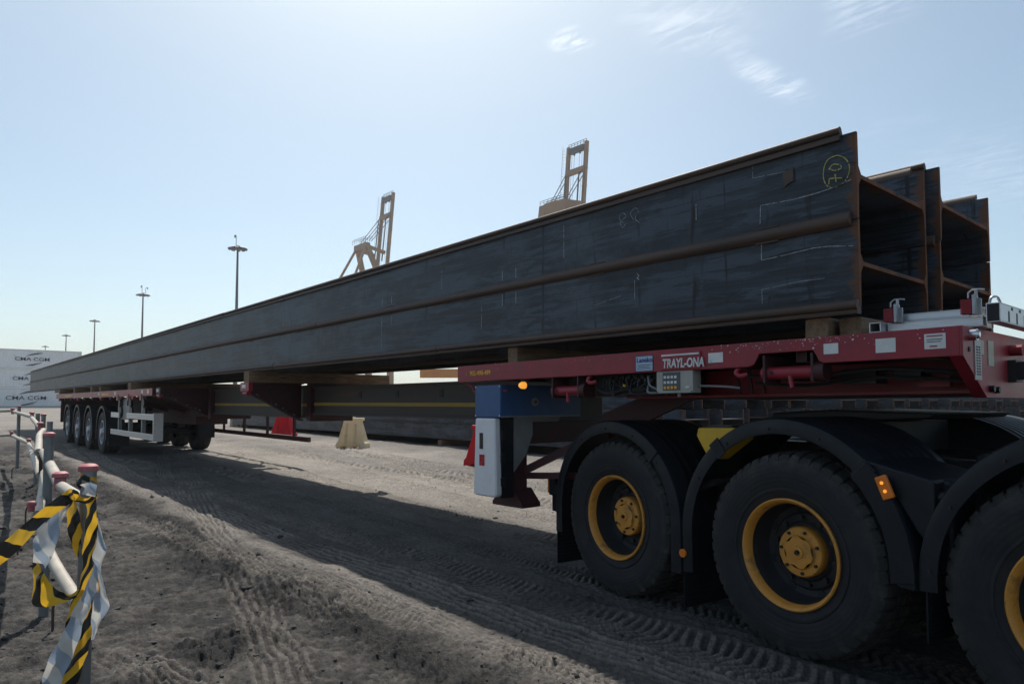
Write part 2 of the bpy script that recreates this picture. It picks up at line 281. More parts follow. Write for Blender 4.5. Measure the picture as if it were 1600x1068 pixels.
def ground_material():
    m = bpy.data.materials.new('black_sand'); m.use_nodes = True
    nt = m.node_tree; L = nt.links.new; b = nt.nodes['Principled BSDF']
    tcn = _n(nt, 'ShaderNodeTexCoord')
    def noise(scale, det=6, ro=0.6):
        nz = _n(nt, 'ShaderNodeTexNoise'); nz.inputs['Scale'].default_value = scale; nz.inputs['Detail'].default_value = det; nz.inputs['Roughness'].default_value = ro
        L(tcn.outputs['Object'], nz.inputs['Vector']); return nz.outputs['Fac']
    def ramp(f, lo, hi):
        r = _n(nt, 'ShaderNodeMapRange'); r.inputs[1].default_value = lo; r.inputs[2].default_value = hi; L(f, r.inputs[0]); return r.outputs[0]
    def mix(f, a, c):
        x = _n(nt, 'ShaderNodeMixRGB'); L(f, x.inputs[0])
        for i, v in ((1, a), (2, c)):
            if isinstance(v, tuple): x.inputs[i].default_value = (*v, 1)
            else: L(v, x.inputs[i])
        return x.outputs[0]
    at = _n(nt, 'ShaderNodeAttribute'); at.attribute_name = 'dust_and_shade'
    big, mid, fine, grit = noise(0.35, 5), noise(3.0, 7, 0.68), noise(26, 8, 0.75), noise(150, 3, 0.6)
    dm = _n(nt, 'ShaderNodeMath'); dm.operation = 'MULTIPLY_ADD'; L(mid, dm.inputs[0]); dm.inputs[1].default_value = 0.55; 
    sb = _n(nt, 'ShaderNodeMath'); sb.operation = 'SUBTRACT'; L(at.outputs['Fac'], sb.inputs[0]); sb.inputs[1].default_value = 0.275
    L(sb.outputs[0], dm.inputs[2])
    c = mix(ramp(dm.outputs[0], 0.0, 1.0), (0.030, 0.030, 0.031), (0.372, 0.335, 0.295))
    bg = _n(nt, 'ShaderNodeMath'); bg.operation = 'MULTIPLY'; bg.inputs[1].default_value = 0.35; L(ramp(big, 0.40, 0.70), bg.inputs[0]); c = mix(bg.outputs[0], c, (0.085, 0.078, 0.072))
    fm = _n(nt, 'ShaderNodeMixRGB'); fm.blend_type = 'MULTIPLY'; fm.inputs[0].default_value = 0.75
    fr = _n(nt, 'ShaderNodeMapRange'); fr.inputs[1].default_value = 0.3; fr.inputs[2].default_value = 0.7; fr.inputs[3].default_value = 0.28; fr.inputs[4].default_value = 1.75; L(fine, fr.inputs[0])
    L(c, fm.inputs[1]); L(fr.outputs[0], fm.inputs[2]); c = fm.outputs[0]
    c = mix(ramp(grit, 0.66, 0.71), c, (0.34, 0.32, 0.29))
    L(c, b.inputs['Base Color']); b.inputs['Roughness'].default_value = 0.93; b.inputs['Specular IOR Level'].default_value = 0.25
    ad = _n(nt, 'ShaderNodeMath'); ad.operation = 'ADD'; L(fine, ad.inputs[0])
    gm = _n(nt, 'ShaderNodeMath'); gm.operation = 'MULTIPLY'; gm.inputs[1].default_value = 0.35; L(grit, gm.inputs[0]); L(gm.outputs[0], ad.inputs[1])
    bn = _n(nt, 'ShaderNodeBump'); bn.inputs['Strength'].default_value = 1.0; bn.inputs['Distance'].default_value = 0.03
    L(ad.outputs[0], bn.inputs['Height']); L(bn.outputs[0], b.inputs['Normal'])
    MATS['black_sand'] = m
ground_material()

# ------------------------------------------------------------------ mesh helpers
class MB:
    def __init__(s): s.v = []; s.f = []; s.uv = None; s.mi = None
    def add(s, vs, fs):
        o = len(s.v); s.v += [tuple(p) for p in vs]; s.f += [tuple(i + o for i in f) for f in fs]; return s
    def box(s, x0, x1, y0, y1, z0, z1):
        return s.add([(x0, y0, z0), (x1, y0, z0), (x1, y1, z0), (x0, y1, z0), (x0, y0, z1), (x1, y0, z1), (x1, y1, z1), (x0, y1, z1)],
                     [(0, 3, 2, 1), (4, 5, 6, 7), (0, 1, 5, 4), (1, 2, 6, 5), (2, 3, 7, 6), (3, 0, 4, 7)])
    def prism(s, poly, axis, a, b):
        """poly: 2-D points; axis 'x','y','z' = extrusion axis (the other two in order)."""
        def P(p, t):
            return (t, p[0], p[1]) if axis == 'x' else (p[0], t, p[1]) if axis == 'y' else (p[0], p[1], t)
        n = len(poly)
        vs = [P(p, a) for p in poly] + [P(p, b) for p in poly]
        fs = [tuple(range(n)), tuple(range(2 * n - 1, n - 1, -1))] + [(i, i + n, (i + 1) % n + n, (i + 1) % n) for i in range(n)]
        return s.add(vs, fs)
    def cyl(s, p0, p1, r0, r1=None, n=12):
        r1 = r0 if r1 is None else r1
        p0, p1 = Vector(p0), Vector(p1); d = (p1 - p0).normalized()
        a = d.cross(Vector((0, 0, 1)) if abs(d.z) < 0.9 else Vector((1, 0, 0))).normalized(); b = d.cross(a)
        vs = []
        for p, r in ((p0, r0), (p1, r1)):
            for i in range(n):
                t = 2 * math.pi * i / n; vs.append(p + (a * math.cos(t) + b * math.sin(t)) * r)
        fs = [(i, (i + 1) % n, (i + 1) % n + n, i + n) for i in range(n)] + [tuple(range(n - 1, -1, -1)), tuple(range(n, 2 * n))]
        return s.add(vs, fs)
    def bar(s, p0, p1, w, h, up=(0, 0, 1)):
        p0, p1 = Vector(p0), Vector(p1); d = (p1 - p0).normalized(); up = Vector(up)
        a = d.cross(up).normalized() * (w / 2); b = a.cross(d).normalized() * (h / 2)
        vs = [p + a * i + b * j for p in (p0, p1) for i, j in ((-1, -1), (1, -1), (1, 1), (-1, 1))]
        return s.add(vs, [(0, 1, 2, 3), (7, 6, 5, 4), (0, 4, 5, 1), (1, 5, 6, 2), (2, 6, 7, 3), (3, 7, 4, 0)])
    def tube(s, pts, r, n=8):
        pts = [Vector(p) for p in pts]; m = len(pts); vs = []; prev = None
        for i, p in enumerate(pts):
            d = (pts[min(i + 1, m - 1)] - pts[max(i - 1, 0)]).normalized()
            if prev is None: a = d.cross(Vector((0, 0, 1)) if abs(d.z) < 0.9 else Vector((1, 0, 0))).normalized()
            else: a = (prev - d * prev.dot(d)).normalized()
            prev = a; b = d.cross(a)
            rr = r[i] if isinstance(r, (list, tuple)) else r
            vs += [p + (a * math.cos(2 * math.pi * k / n) + b * math.sin(2 * math.pi * k / n)) * rr for k in range(n)]
        fs = [(i * n + k, i * n + (k + 1) % n, (i + 1) * n + (k + 1) % n, (i + 1) * n + k) for i in range(m - 1) for k in range(n)]
        fs += [tuple(range(n - 1, -1, -1)), tuple(range((m - 1) * n, m * n))]
        return s.add(vs, fs)
    def lathe(s, prof, n=48, c=(0, 0, 0), close=False):
        """prof: (r, y) list revolved about the local y axis."""
        m = len(prof); vs = []
        for i in range(n):
            t = 2 * math.pi * i / n
            for r, y in prof: vs.append((c[0] + r * math.cos(t), c[1] + y, c[2] + r * math.sin(t)))
        fs = []
        for i in range(n):
            j = (i + 1) % n
            for k in range(m - 1 + (1 if close else 0)):
                k2 = (k + 1) % m; fs.append((i * m + k, i * m + k2, j * m + k2, j * m + k))
        return s.add(vs, fs)
    def sweep(s, path, sec):
        """path: (point, outward normal) in XZ; sec: closed polygon of (normal offset, y)."""
        m = len(sec); vs = []
        for (px, pz), (nx, nz) in path:
            for a, y in sec: vs.append((px + nx * a, y, pz + nz * a))
        fs = [(i * m + k, i * m + (k + 1) % m, (i + 1) * m + (k + 1) % m, (i + 1) * m + k) for i in range(len(path) - 1) for k in range(m)]
        fs += [tuple(range(m - 1, -1, -1)), tuple(range((len(path) - 1) * m, len(path) * m))]
        return s.add(vs, fs)
    def xf(s, fn): s.v = [tuple(fn(*p)) for p in s.v]; return s
    def mesh(s, name, mats, smooth=False):
        me = bpy.data.meshes.new(name); me.from_pydata(s.v, [], s.f)
        for m in (mats if isinstance(mats, (list, tuple)) else [mats]): me.materials.append(MATS[m])
        if s.mi: me.polygons.foreach_set('material_index', s.mi)
        bm = bmesh.new(); bm.from_mesh(me); bmesh.ops.recalc_face_normals(bm, faces=bm.faces); bm.to_mesh(me); bm.free()
        if smooth: me.polygons.foreach_set('use_smooth', [True] * len(me.polygons)); me.set_sharp_from_angle(angle=R(38))
        me.update(); return me
    def build(s, name, mats, parent=None, bevel=0, smooth=False, off=None):
        """link as one mesh object; vertices are given in the parent's frame."""
        if off is not None: s.xf(lambda x, y, z: (x - off[0], y - off[1], z - off[2]))
        o = bpy.data.objects.new(name, s.mesh(name, mats, smooth)); col.objects.link(o)
        if off is not None: o.location = off
        if parent: o.parent = parent
        if bevel:
            md = o.modifiers.new('bevel', 'BEVEL'); md.width = bevel; md.segments = 2; md.limit_method = 'ANGLE'; md.angle_limit = R(40)
        return o
def tag(o, label=None, cat=None, group=None, kind=None):
    for k, v in (('label', label), ('category', cat), ('group', group), ('kind', kind)):
        if v: o[k] = v
    return o
def empty(name, loc, rz=0):
    o = bpy.data.objects.new(name, None); col.objects.link(o); o.location = loc; o.rotation_euler = (0, 0, rz); o.empty_display_size = 0.2
    return o
def obj(name, me, parent=None, loc=(0, 0, 0), rz=0):
    o = bpy.data.objects.new(name, me); col.objects.link(o); o.location = loc; o.rotation_euler = (0, 0, rz)
    if parent: o.parent = parent
    return o
def copy_tree(o, parent=None):
    c = o.copy(); col.objects.link(c); c.parent = parent
    for ch in o.children: copy_tree(ch, c)
    return c
def lettering(text, name, m, parent, loc, size, rot=(R(90), 0, 0), ext=0.0008, align='LEFT', shear=0.0, sx=1.0, bold=0.0):
    cu = bpy.data.curves.new(name, 'FONT'); cu.body = text; cu.size = size; cu.extrude = ext; cu.align_x = align; cu.shear = shear; cu.offset = bold; cu.resolution_u = 3
    t = bpy.data.objects.new(name, cu); col.objects.link(t)
    bpy.context.view_layer.update()
    me = bpy.data.meshes.new_from_object(t.evaluated_get(bpy.context.evaluated_depsgraph_get()))
    bpy.data.objects.remove(t)
    me.materials.clear(); me.materials.append(MATS[m])
    o = bpy.data.objects.new(name, me); col.objects.link(o); o.location = loc; o.rotation_euler = rot; o.scale = (sx, 1, 1)
    if parent: o.parent = parent
    return o
def catmull(pts, k=6):
    P = [Vector(p) for p in pts]; out = []
    for i in range(len(P) - 1):
        a, b, c, d = P[max(i - 1, 0)], P[i], P[i + 1], P[min(i + 2, len(P) - 1)]
        for j in range(k):
            t = j / k
            out.append(0.5 * ((2 * b) + (c - a) * t + (2 * a - 5 * b + 4 * c - d) * t * t + (3 * b - a - 3 * c + d) * t ** 3))
    out.append(P[-1]); return out

# ------------------------------------------------------------------ ground
def slope(x): return 0.0055 * max(0.0, -x - 8.0)
def vnoise(x, y, seed):
    xi, yi = np.floor(x).astype(np.int64), np.floor(y).astype(np.int64)
    fx, fy = x - xi, y - yi
    fx = fx * fx * fx * (fx * (fx * 6 - 15) + 10); fy = fy * fy * fy * (fy * (fy * 6 - 15) + 10)
    def h(a, b):
        n = (a * 374761393 + b * 668265263 + seed * 1442695041) & 0x7fffffff
        n = ((n ^ (n >> 13)) * 1274126177) & 0x7fffffff
        return ((n ^ (n >> 16)) & 0xffff) / 65535.0
    return (h(xi, yi) * (1 - fx) + h(xi + 1, yi) * fx) * (1 - fy) + (h(xi, yi + 1) * (1 - fx) + h(xi + 1, yi + 1) * fx) * fy
def fbm(x, y, seed, oct=4, lac=2.1, gain=0.5):
    t = 0; a = 1; s = 0
    for i in range(oct):
        t = t + a * (vnoise(x, y, seed + i * 17) - 0.5); s += a; x = x * lac + 3.7; y = y * lac + 1.3; a *= gain
    return t / s
def sstep(a, b, x):
    t = np.clip((x - a) / (b - a), 0, 1); return t * t * (3 - 2 * t)
# wheel tracks: centre line Y = f(X), width, pitch of the lugs, depth, style
def curve(a, b, c, x0): return lambda X: a + b * (X - x0) + c * (X - x0) ** 2
TRACKS = [
    (curve(3.30, 0.00, 0.0016, -4), 0.46, 0.075, 0.016, 1), (curve(3.95, -0.02, 0.0030, -4), 0.40, 0.066, 0.014, 0),
    (curve(2.86, 0.035, 0.0036, -4), 0.34, 0.060, 0.012, 2), (curve(4.75, -0.05, 0.0045, -5), 0.42, 0.085, 0.018, 1),
    (curve(5.60, -0.10, 0.0060, -6), 0.36, 0.070, 0.014, 0), (curve(6.40, -0.16, 0.0060, -7), 0.46, 0.14, 0.022, 1),
    (curve(7.35, -0.13, 0.0020, -9), 0.50, 0.24, 0.034, 1), (curve(8.1, -0.10, 0.0015, -10), 0.45, 0.22, 0.030, 0), (curve(6.9, 0.02, 0.004, -12), 0.42, 0.22, 0.028, 1),
    (curve(2.42, 0.02, 0.0030, -4), 0.20, 0.055, 0.008, 2), (curve(1.55, -0.22, 0.0010, -4), 0.30, 0.050, 0.014, 2),
    (curve(1.95, -0.06, 0.0070, -3.2), 0.26, 0.048, 0.012, 2), (curve(1.02, 0.30, 0.0, -3.4), 0.24, 0.046, 0.010, 2),
    (curve(2.15, 0.10, 0.0060, -5.5), 0.28, 0.05, 0.010, 0),
]
def terrain(X, Y):
    r = np.hypot(X, Y)
    z = 0.0055 * np.maximum(0.0, -X - 8.0)
    dust_and_shade = np.full(X.shape, 0.24)
    road = sstep(2.25, 2.75, Y) * (1 - sstep(8.5, 11, Y))
    churn = (1 - sstep(2.1, 2.7, Y)) * (1 - sstep(16, 30, r))
    near = 1 - sstep(25, 45, r)
    f1, f2, f3 = fbm(X * 0.8, Y * 0.8, 3, 3), fbm(X * 3.1, Y * 3.1, 11, 4), fbm(X * 11, Y * 11, 23, 4)
    f4 = fbm(X * 30, Y * 30, 37, 3)
    z += near * (0.10 * f1 * (1 - 0.75 * road) + 0.02 * f2)
    clod = np.clip(sstep(0.02, 0.20, fbm(X * 1.5 + 9, Y * 1.5, 51, 3)) + 0.9 * np.exp(-((Y - 2.02 - 0.5 * f1) / 0.17) ** 2), 0, 1)
    f5 = fbm(X * 75, Y * 75, 91, 2)
    z += churn * (0.22 + 0.78 * clod) * (0.13 * np.abs(f2) + 0.10 * np.maximum(f3, -0.05) + 0.060 * np.maximum(f4, -0.10) + 0.022 * f5)
    z += near * (1 - road) * 0.03 * f3 + near * 0.016 * f4 + near * 0.006 * f5
    dust_and_shade += -0.10 * churn - 0.36 * churn * clod + 0.25 * f1 * near + 0.5 * f3 * churn
    # pressed road band with a raised dusty lip along its near side
    lip = np.exp(-((Y - 2.46 - 0.06 * np.sin(X * 0.9) - 0.25 * f1) / 0.10) ** 2) * near
    z += 0.028 * lip; dust_and_shade += 0.38 * lip
    dust_and_shade += 0.50 * sstep(4.7, 5.5, Y) * (1 - sstep(8, 14, Y)) * near + 0.02 * road * near + 0.38 * (1 - near)  # darker under the load, so its shadow is partly painted into the colour
    back = sstep(6.6, 7.4, Y) * (1 - sstep(8.4, 9.2, Y)) * near
    z += back * (0.06 * np.abs(f2) + 0.03 * f3); dust_and_shade -= 0.25 * back
    for fn, w, pitch, dep, style in TRACKS:
        u = Y - fn(X) - 0.02 * np.sin(X * 1.7 + dep * 300)
        wob = sstep(-0.22, -0.06, fbm(X * 0.55 + dep * 900, Y * 0.55, 71, 2))
        on = (1 - sstep(w * 0.46, w * 0.54, np.abs(u))) * wob * (1 - sstep(20, 34, r))
        if style == 0: ph = X / pitch + 0.55 * np.sin(u / w * 9)
        elif style == 1: ph = X / pitch + np.abs(u) * 5.5
        else: ph = u / (w / 5.0) + 0.10 * np.sin(X / 0.05)
        ph = ph + 1.1 * fbm(X * 2.3, Y * 2.3, 131, 2)
        lug = sstep(-0.25, 0.25, np.sin(2 * np.pi * ph))
        z += on * 1.7 * (-dep * 0.75 + dep * 1.0 * lug) * np.clip(0.8 + 2.0 * f2, 0.1, 1.6)
        edge = np.exp(-((np.abs(u) - w * 0.56) / 0.035) ** 2) * wob * (1 - sstep(16, 26, r))
        z += edge * dep * 0.8
        dust_and_shade = dust_and_shade * (1 - 0.5 * on) + on * (0.14 + 0.34 * lug + 0.3 * f2) * (1 - 0.30 * churn)
    return z, np.clip(dust_and_shade, 0, 1)
def build_ground():
    rr = np.concatenate([np.geomspace(0.5, 1.6, 18, endpoint=False), np.geomspace(1.6, 30, 760, endpoint=False), np.geomspace(30, 1500, 60)])
    view = 180 - YAW
    az = np.concatenate([np.linspace(view - 44, view + 44, 900, endpoint=False), np.linspace(view + 44, view + 316, 90, endpoint=False)])
    A, RR = np.meshgrid(np.radians(az), rr, indexing='ij')
    X, Y = RR * np.cos(A), RR * np.sin(A)
    Z, D = terrain(X, Y)
    na, nr = A.shape
    co = np.empty((na * nr + 1, 3)); co[:-1, 0] = X.ravel(); co[:-1, 1] = Y.ravel(); co[:-1, 2] = Z.ravel(); co[-1] = (0, 0, 0)
    i, j = np.meshgrid(np.arange(na), np.arange(nr - 1), indexing='ij')
    a = i * nr + j; b = ((i + 1) % na) * nr + j
    quads = np.stack([a, a + 1, b + 1, b], -1).reshape(-1, 4)
    tri = np.stack([np.full(na, na * nr), np.arange(na) * nr, ((np.arange(na) + 1) % na) * nr], -1)
    me = bpy.data.meshes.new('ground')
    me.vertices.add(len(co)); me.vertices.foreach_set('co', co.ravel())
    nl = quads.size + tri.size
    me.loops.add(nl); me.loops.foreach_set('vertex_index', np.concatenate([quads.ravel(), tri.ravel()]).astype(np.int32))
    npoly = len(quads) + len(tri)
    me.polygons.add(npoly)
    ls = np.concatenate([np.arange(len(quads)) * 4, quads.size + np.arange(len(tri)) * 3]).astype(np.int32)
    me.polygons.foreach_set('loop_start', ls)
    me.polygons.foreach_set('use_smooth', np.ones(npoly, bool))
    me.update(calc_edges=True); me.validate()
    at = me.attributes.new('dust_and_shade', 'FLOAT', 'POINT'); at.data.foreach_set('value', np.concatenate([D.ravel(), [0.3]]).astype(np.float32))
    me.materials.append(MATS['black_sand'])
    o = bpy.data.objects.new('ground', me); col.objects.link(o); tag(o, kind='structure')
build_ground()
def gz(x, y):
    return float(terrain(np.array([float(x)]), np.array([float(y)]))[0][0])

# ------------------------------------------------------------------ far background
def build_containers():
    x, y0, L, Hh, W = -121.0, 5.4, 12.2, 2.80, 2.44
    base = 0.0055 * 113
    info = [('bottom', 'lowest white container of the stack, with the largest navy lettering', 1.16, 10.9),
            ('mid', 'white container in the middle of the stack, lettering half hidden by the piles', 1.0, 11.3),
            ('top', 'topmost white container of the stack, navy lettering between two swooshes', 1.0, 11.5)]
    for k, (w, lab, s, cy) in enumerate(info):
        z = base + k * (Hh + 0.02)
        e = empty('shipping_container', (x, y0, z)); tag(e, lab, 'container', 'stacked shipping containers')
        body = MB()
        # corrugated long side facing the yard, plain roof / back
        ys = []; n = 44
        pts = [(-0.06, 0.12)]
        for i in range(n):
            a = 0.12 + (L - 0.24) * i / n; d = (L - 0.24) / n
            pts += [(-0.05, a + d * 0.1), (-0.05, a + d * 0.45), (-0.08, a + d * 0.6), (-0.08, a + d * 0.95)]
        pts += [(-0.06, L - 0.12), (-W, L - 0.05), (-W, 0.05)]
        body.prism(pts, 'z', 0.12, Hh - 0.1); body.build('side_wall', 'container_white', e)
        fr = MB()
        for (a, b) in ((0, 0.14), (L - 0.14, L)):
            fr.box(-0.15, 0, a, b, 0, Hh); fr.box(-W, -W + 0.15, a, b, 0, Hh)
        fr.box(-0.12, 0, 0.14, L - 0.14, 0, 0.16); fr.box(-0.12, 0, 0.14, L - 0.14, Hh - 0.12, Hh); fr.box(-W, -0.12, 0.0, L, Hh - 0.05, Hh - 0.01)
        fr.build('frame', 'container_frame', e)
        cc = cy - y0
        lettering('CMA CGM', 'lettering', 'ink_navy', e, (0.02, cc, Hh * 0.5 - 0.22 * s), 0.70 * s, rot=(R(90), 0, R(90)), align='CENTER', sx=1.30, ext=0.01, bold=0.002)
        for up in (1, -1):
            sw = MB(); c1 = []; c2 = []
            for i in range(15):
                t = i / 14; a = -1.0 + 2.0 * t
                hgt = 0.55 * (1 - (1 - t) ** 2.2)
                th = 0.17 * math.sin(math.pi * min(1, t * 0.92)) + 0.01
                c1.append((cc + up * a * s + 0.2, Hh * 0.5 + up * s * (0.42 + hgt))); c2.append((cc + up * a * s + 0.2, Hh * 0.5 + up * s * (0.42 + hgt - th)))
            m = len(c1)
            sw.add([(0.012, a, b) for a, b in c1] + [(0.012, a, b) for a, b in c2] + [(0.026, a, b) for a, b in c1] + [(0.026, a, b) for a, b in c2],
                   [(i, i + 1, m + i + 1, m + i) for i in range(m - 1)] + [(2 * m + i, 3 * m + i, 3 * m + i + 1, 2 * m + i + 1) for i in range(m - 1)])
            sw.build('swoosh', 'ink_navy', e)
build_containers()
kb = MB().box(-118.0, -117.5, -40, 34, 0, 0.28 + 0.0055 * 110); kb.build('kerb', 'kerb_concrete').update_tag()
tag(bpy.data.objects['kerb'], kind='structure')

def build_mast(x, y, lab, cams):
    Ht = 30.0; g = slope(x)
    e = empty('floodlight_mast', (x, y, g)); tag(e, lab, 'light mast', 'floodlight masts along the yard')
    s = 1.0
    MB().cyl((0, 0, 0), (0, 0, Ht - 1), 0.42, 0.17, 12).build('pole', 'mast_grey', e, smooth=True)
    MB().cyl((0, 0, Ht - 1.2), (0, 0, Ht - 0.7), 0.75, 0.75, 14).cyl((0, 0, Ht - 0.7), (0, 0, Ht - 0.45), 0.5, 0.3, 12).build('head_ring', 'mast_grey', e)
    fl = MB()
    for k in range(10):
        a = 2 * math.pi * k / 10 + 0.2; c, q = math.cos(a), math.sin(a)
        fl.bar((c * 0.6, q * 0.6, Ht - 0.95), (c * 1.2, q * 1.2, Ht - 0.95), 0.1, 0.1)
    fl.build('bracket', 'mast_grey', e)
    lm = MB()
    lm.bar((-0.32, 0, 0.10), (0.32, 0, -0.12), 0.62, 0.24)
    me = lm.mesh('floodlight', 'mast_grey')
    for k in range(10):
        a = 2 * math.pi * k / 10 + 0.2
        o = obj('floodlight', me, e, (math.cos(a) * 1.35, math.sin(a) * 1.35, Ht - 1.0), a)
    for k in range(cams):
        a = MB(); dx = 0.5 - 1.6 * k
        pts = [(-0.45 * dx, -0.45 * dx, Ht - 0.6), (-0.45 * dx, -0.45 * dx, Ht + 1.2 - 0.5 * k), (-0.55 * dx, -0.6 * dx, Ht + 1.5 - 0.5 * k), (-0.75 * dx, -0.8 * dx, Ht + 1.45 - 0.5 * k)]
        a.tube(catmull(pts, 4), 0.055, 6); a.cyl((-0.75 * dx, -0.8 * dx, Ht + 1.45 - 0.5 * k), (-0.75 * dx, -0.8 * dx, Ht + 1.0 - 0.5 * k), 0.16, 0.1, 8)
        a.build('camera_arm', 'mast_grey', e)
for i, (x, y, lab, c) in enumerate([(-127.5, 42.6, 'tallest and nearest floodlight mast, with a hooked camera arm on top', 1),
                        (-202.0, 43.0, 'second tallest floodlight mast, two small camera arms on its head', 2),
                        (-282.4, 44.8, 'third floodlight mast in the row, behind the pile load left of the middle', 0),
                        (-357.3, 45.9, 'fourth floodlight mast, its pole rising behind the container stack', 0),
                        (-441.5, 47.4, 'farthest floodlight mast, only its head showing above the containers', 0)]):
    build_mast(x, y, lab, c)

def build_crane(x, y, rz, lab, style):
    e = empty('quay_crane', (x, y, slope(x)), rz); tag(e, lab, 'crane', 'quay cranes with raised booms')
    hx = 3.7                       # half spacing of the boom girders (along the quay = x)
    zb, zt = 40.0, 78.0; lean = 0.085
    Y = lambda z: (z - zb) * lean
    for s in (-1, 1):
        b = MB(); b.bar((s * hx, Y(zb), zb), (s * hx, Y(zt), zt), 0.95, 1.05, up=(0, 1, 0)); b.build('boom_girder', 'crane_paint', e)
        st = MB()
        for k in range(6):
            z = zb + 8 + k * 5.4; st.box(s * hx - 0.62, s * hx + 0.62, Y(z) - 0.66, Y(z) + 0.66, z, z + 0.12)
        st.build('stiffener', 'crane_paint', e)
    m = MB(); m.bar((-hx, Y(69.6) - 0.3, 69.6), (hx, Y(69.6) - 0.3, 69.6), 1.3, 1.5); m.build('cross_beam', 'crane_paint', e)
    m = MB(); m.box(-hx + 0.7, hx - 0.7, Y(76) - 0.8, Y(76) + 0.6, 75.6, 77.2); m.build('boom_tip_beam', 'crane_dark', e)
    sh = MB()
    for s in (-0.6, 0.6): sh.cyl((s * 2, Y(75), 75.6), (s * 2, Y(75), 74.9), 0.28, n=8)
    sh.build('sheave', 'crane_dark', e)
    # apex frame (landside of the boom) with its top beam, legs and back stays
    ya = -6.5 if style == 0 else -7.5
    if style == 0:
        ap = MB(); ap.prism([(ya - 2.0, 54.0), (ya - 1.4, 58.2), (ya + 6.2, 59.0), (ya + 6.9, 54.0)], 'x', -hx - 1.4, -hx + 1.0)
        ap.prism([(ya - 2.0, 54.0), (ya - 1.4, 58.2), (ya + 6.2, 59.0), (ya + 6.9, 54.0)], 'x', hx - 1.0, hx + 1.4)
        ap.box(-hx + 1.0, hx - 1.0, ya - 1.6, ya + 1.0, 55.0, 58.4); ap.build('apex_beam', 'crane_paint', e)
    else:
        ap = MB(); ap.box(-hx - 0.8, hx + 0.8, ya - 0.9, ya + 0.9, 55.6, 57.6)
        for s in (-1, 1): ap.bar((s * hx, ya, 56.4), (s * hx, ya + 7.3, 55.0), 1.1, 1.1)
        ap.build('apex_beam', 'crane_paint', e)
    for s in (-1, 1):
        lg = MB(); lg.bar((s * hx, ya + 0.5, 55.6), (s * 7.5, 0.0, 36), 1.5, 1.6, up=(0, 1, 0)); lg.build('apex_leg', 'crane_paint', e)
        lg = MB(); lg.bar((s * hx, ya - 0.5, 56), (s * 7.5, -17.0, 37), 0.7, 0.7, up=(0, 1, 0)); lg.build('back_stay', 'crane_paint', e)
        ti = MB()
        for q in (0, 0.9): ti.cyl((s * (hx - 0.4), ya + 1.0 + q, 58.4), (s * (hx - 0.2), Y(69) - 0.9, 69.3 - q * 2.2), 0.13, n=6)
        ti.cyl((s * (hx - 0.9), Y(56) - 2.2, 52), (s * (hx - 0.9), Y(68) - 1.6, 68.5), 0.24, n=6)
        ti.build('tie_rod', 'crane_dark', e)
        rp = MB()
        for q in (-0.5, 0.5): rp.cyl((s * 1.6 + q, Y(75), 75.4), (s * 1.6 + q, Y(45), 45), 0.05, n=5)
        rp.build('hoist_rope', 'crane_dark', e)
    hd = MB()
    for (xa, xb, yy, z) in ((-hx - 1.2, hx + 1.2, ya - 1.2, 58.4), (-hx - 1.2, hx + 1.2, ya + 1.4, 58.8), (-hx, hx, Y(77), 77.6)):
        for k in range(7):
            xx = xa + (xb - xa) * k / 6; hd.box(xx - 0.05, xx + 0.05, yy - 0.05, yy + 0.05, z - 0.5, z + 1.2)
        hd.box(xa, xb, yy - 0.045, yy + 0.045, z + 1.1, z + 1.22); hd.box(xa, xb, yy - 0.04, yy + 0.04, z + 0.55, z + 0.63)
    for z in range(60, 78, 1): hd.box(-hx - 1.35, -hx - 0.95, Y(z) - 0.9, Y(z) - 0.8, z, z + 0.08)
    hd.bar((-hx - 1.36, Y(58) - 1.2, 58), (-hx - 1.36, Y(78) - 1.2, 78.2), 0.07, 0.07, up=(0, 1, 0))
    hd.build('handrail', 'crane_dark', e)
    # portal below
    for s in (-1, 1):
        for yy in (0, -18):
            MB().bar((s * 8, yy, 1.0), (s * 8, yy, 40), 1.7, 1.9, up=(0, 1, 0)).build('leg', 'crane_paint', e)
        MB().box(s * 8 - 0.9, s * 8 + 0.9, -18, 0, 12, 14).build('sill_beam', 'crane_paint', e)
        MB().box(s * hx - 0.7, s * hx + 0.7, -24, 0, 38, 40.4).build('main_girder', 'crane_paint', e)
    for yy in (0, -18): MB().box(-8, 8, yy - 0.9, yy + 0.9, 36, 38).build('portal_beam', 'crane_paint', e)
    MB().box(-4, 4, -14, -6, 34, 38).build('machinery_house', 'crane_paint', e)
build_crane(-140.5, 143.0, 0, 'large tan quay crane with raised twin-girder boom, right of the middle', 0)
build_crane(-222.5, 126.0, 0, 'smaller-looking tan quay crane with raised boom, left of the middle', 1)

def build_gantry():
    # orange portal frame of yard equipment glimpsed between the piles and the trailer
    g = slope(-117); e = empty('yard_gantry', (-117, 96, g)); tag(e, 'orange yard gantry beam with dark marks, seen in the gap left of the blue box', 'gantry')
    a = Vector((math.sin(R(YAW)), math.cos(R(YAW)), 0))
    P = lambda t, z, o=0: (a.x * t - a.y * o, a.y * t + a.x * o, z)
    MB().bar(P(-17.2, 7.2), P(12, 7.2), 1.6, 1.9).build('beam', 'gantry_orange', e)
    for t in (-3, 9): MB().bar(P(t, 0.5), P(t, 6.3), 1.2, 1.2, up=(0, 1, 0)).build('leg', 'gantry_orange', e)
    MB().bar(P(-8.5, 6.0), P(11, 6.0), 0.9, 0.8).build('lower_beam', 'gantry_orange', e)
    for k, t in enumerate((-14.6, -12.4, -11.0, -8.9, -7.2, -5.4, -3.0, -1.0)):
        MB().bar(P(t, 7.4, 0.84), P(t + 0.6 + 0.5 * (k % 2), 7.4, 0.84), 0.06, 1.0).build('mark', 'ink_dark', e)
build_gantry()

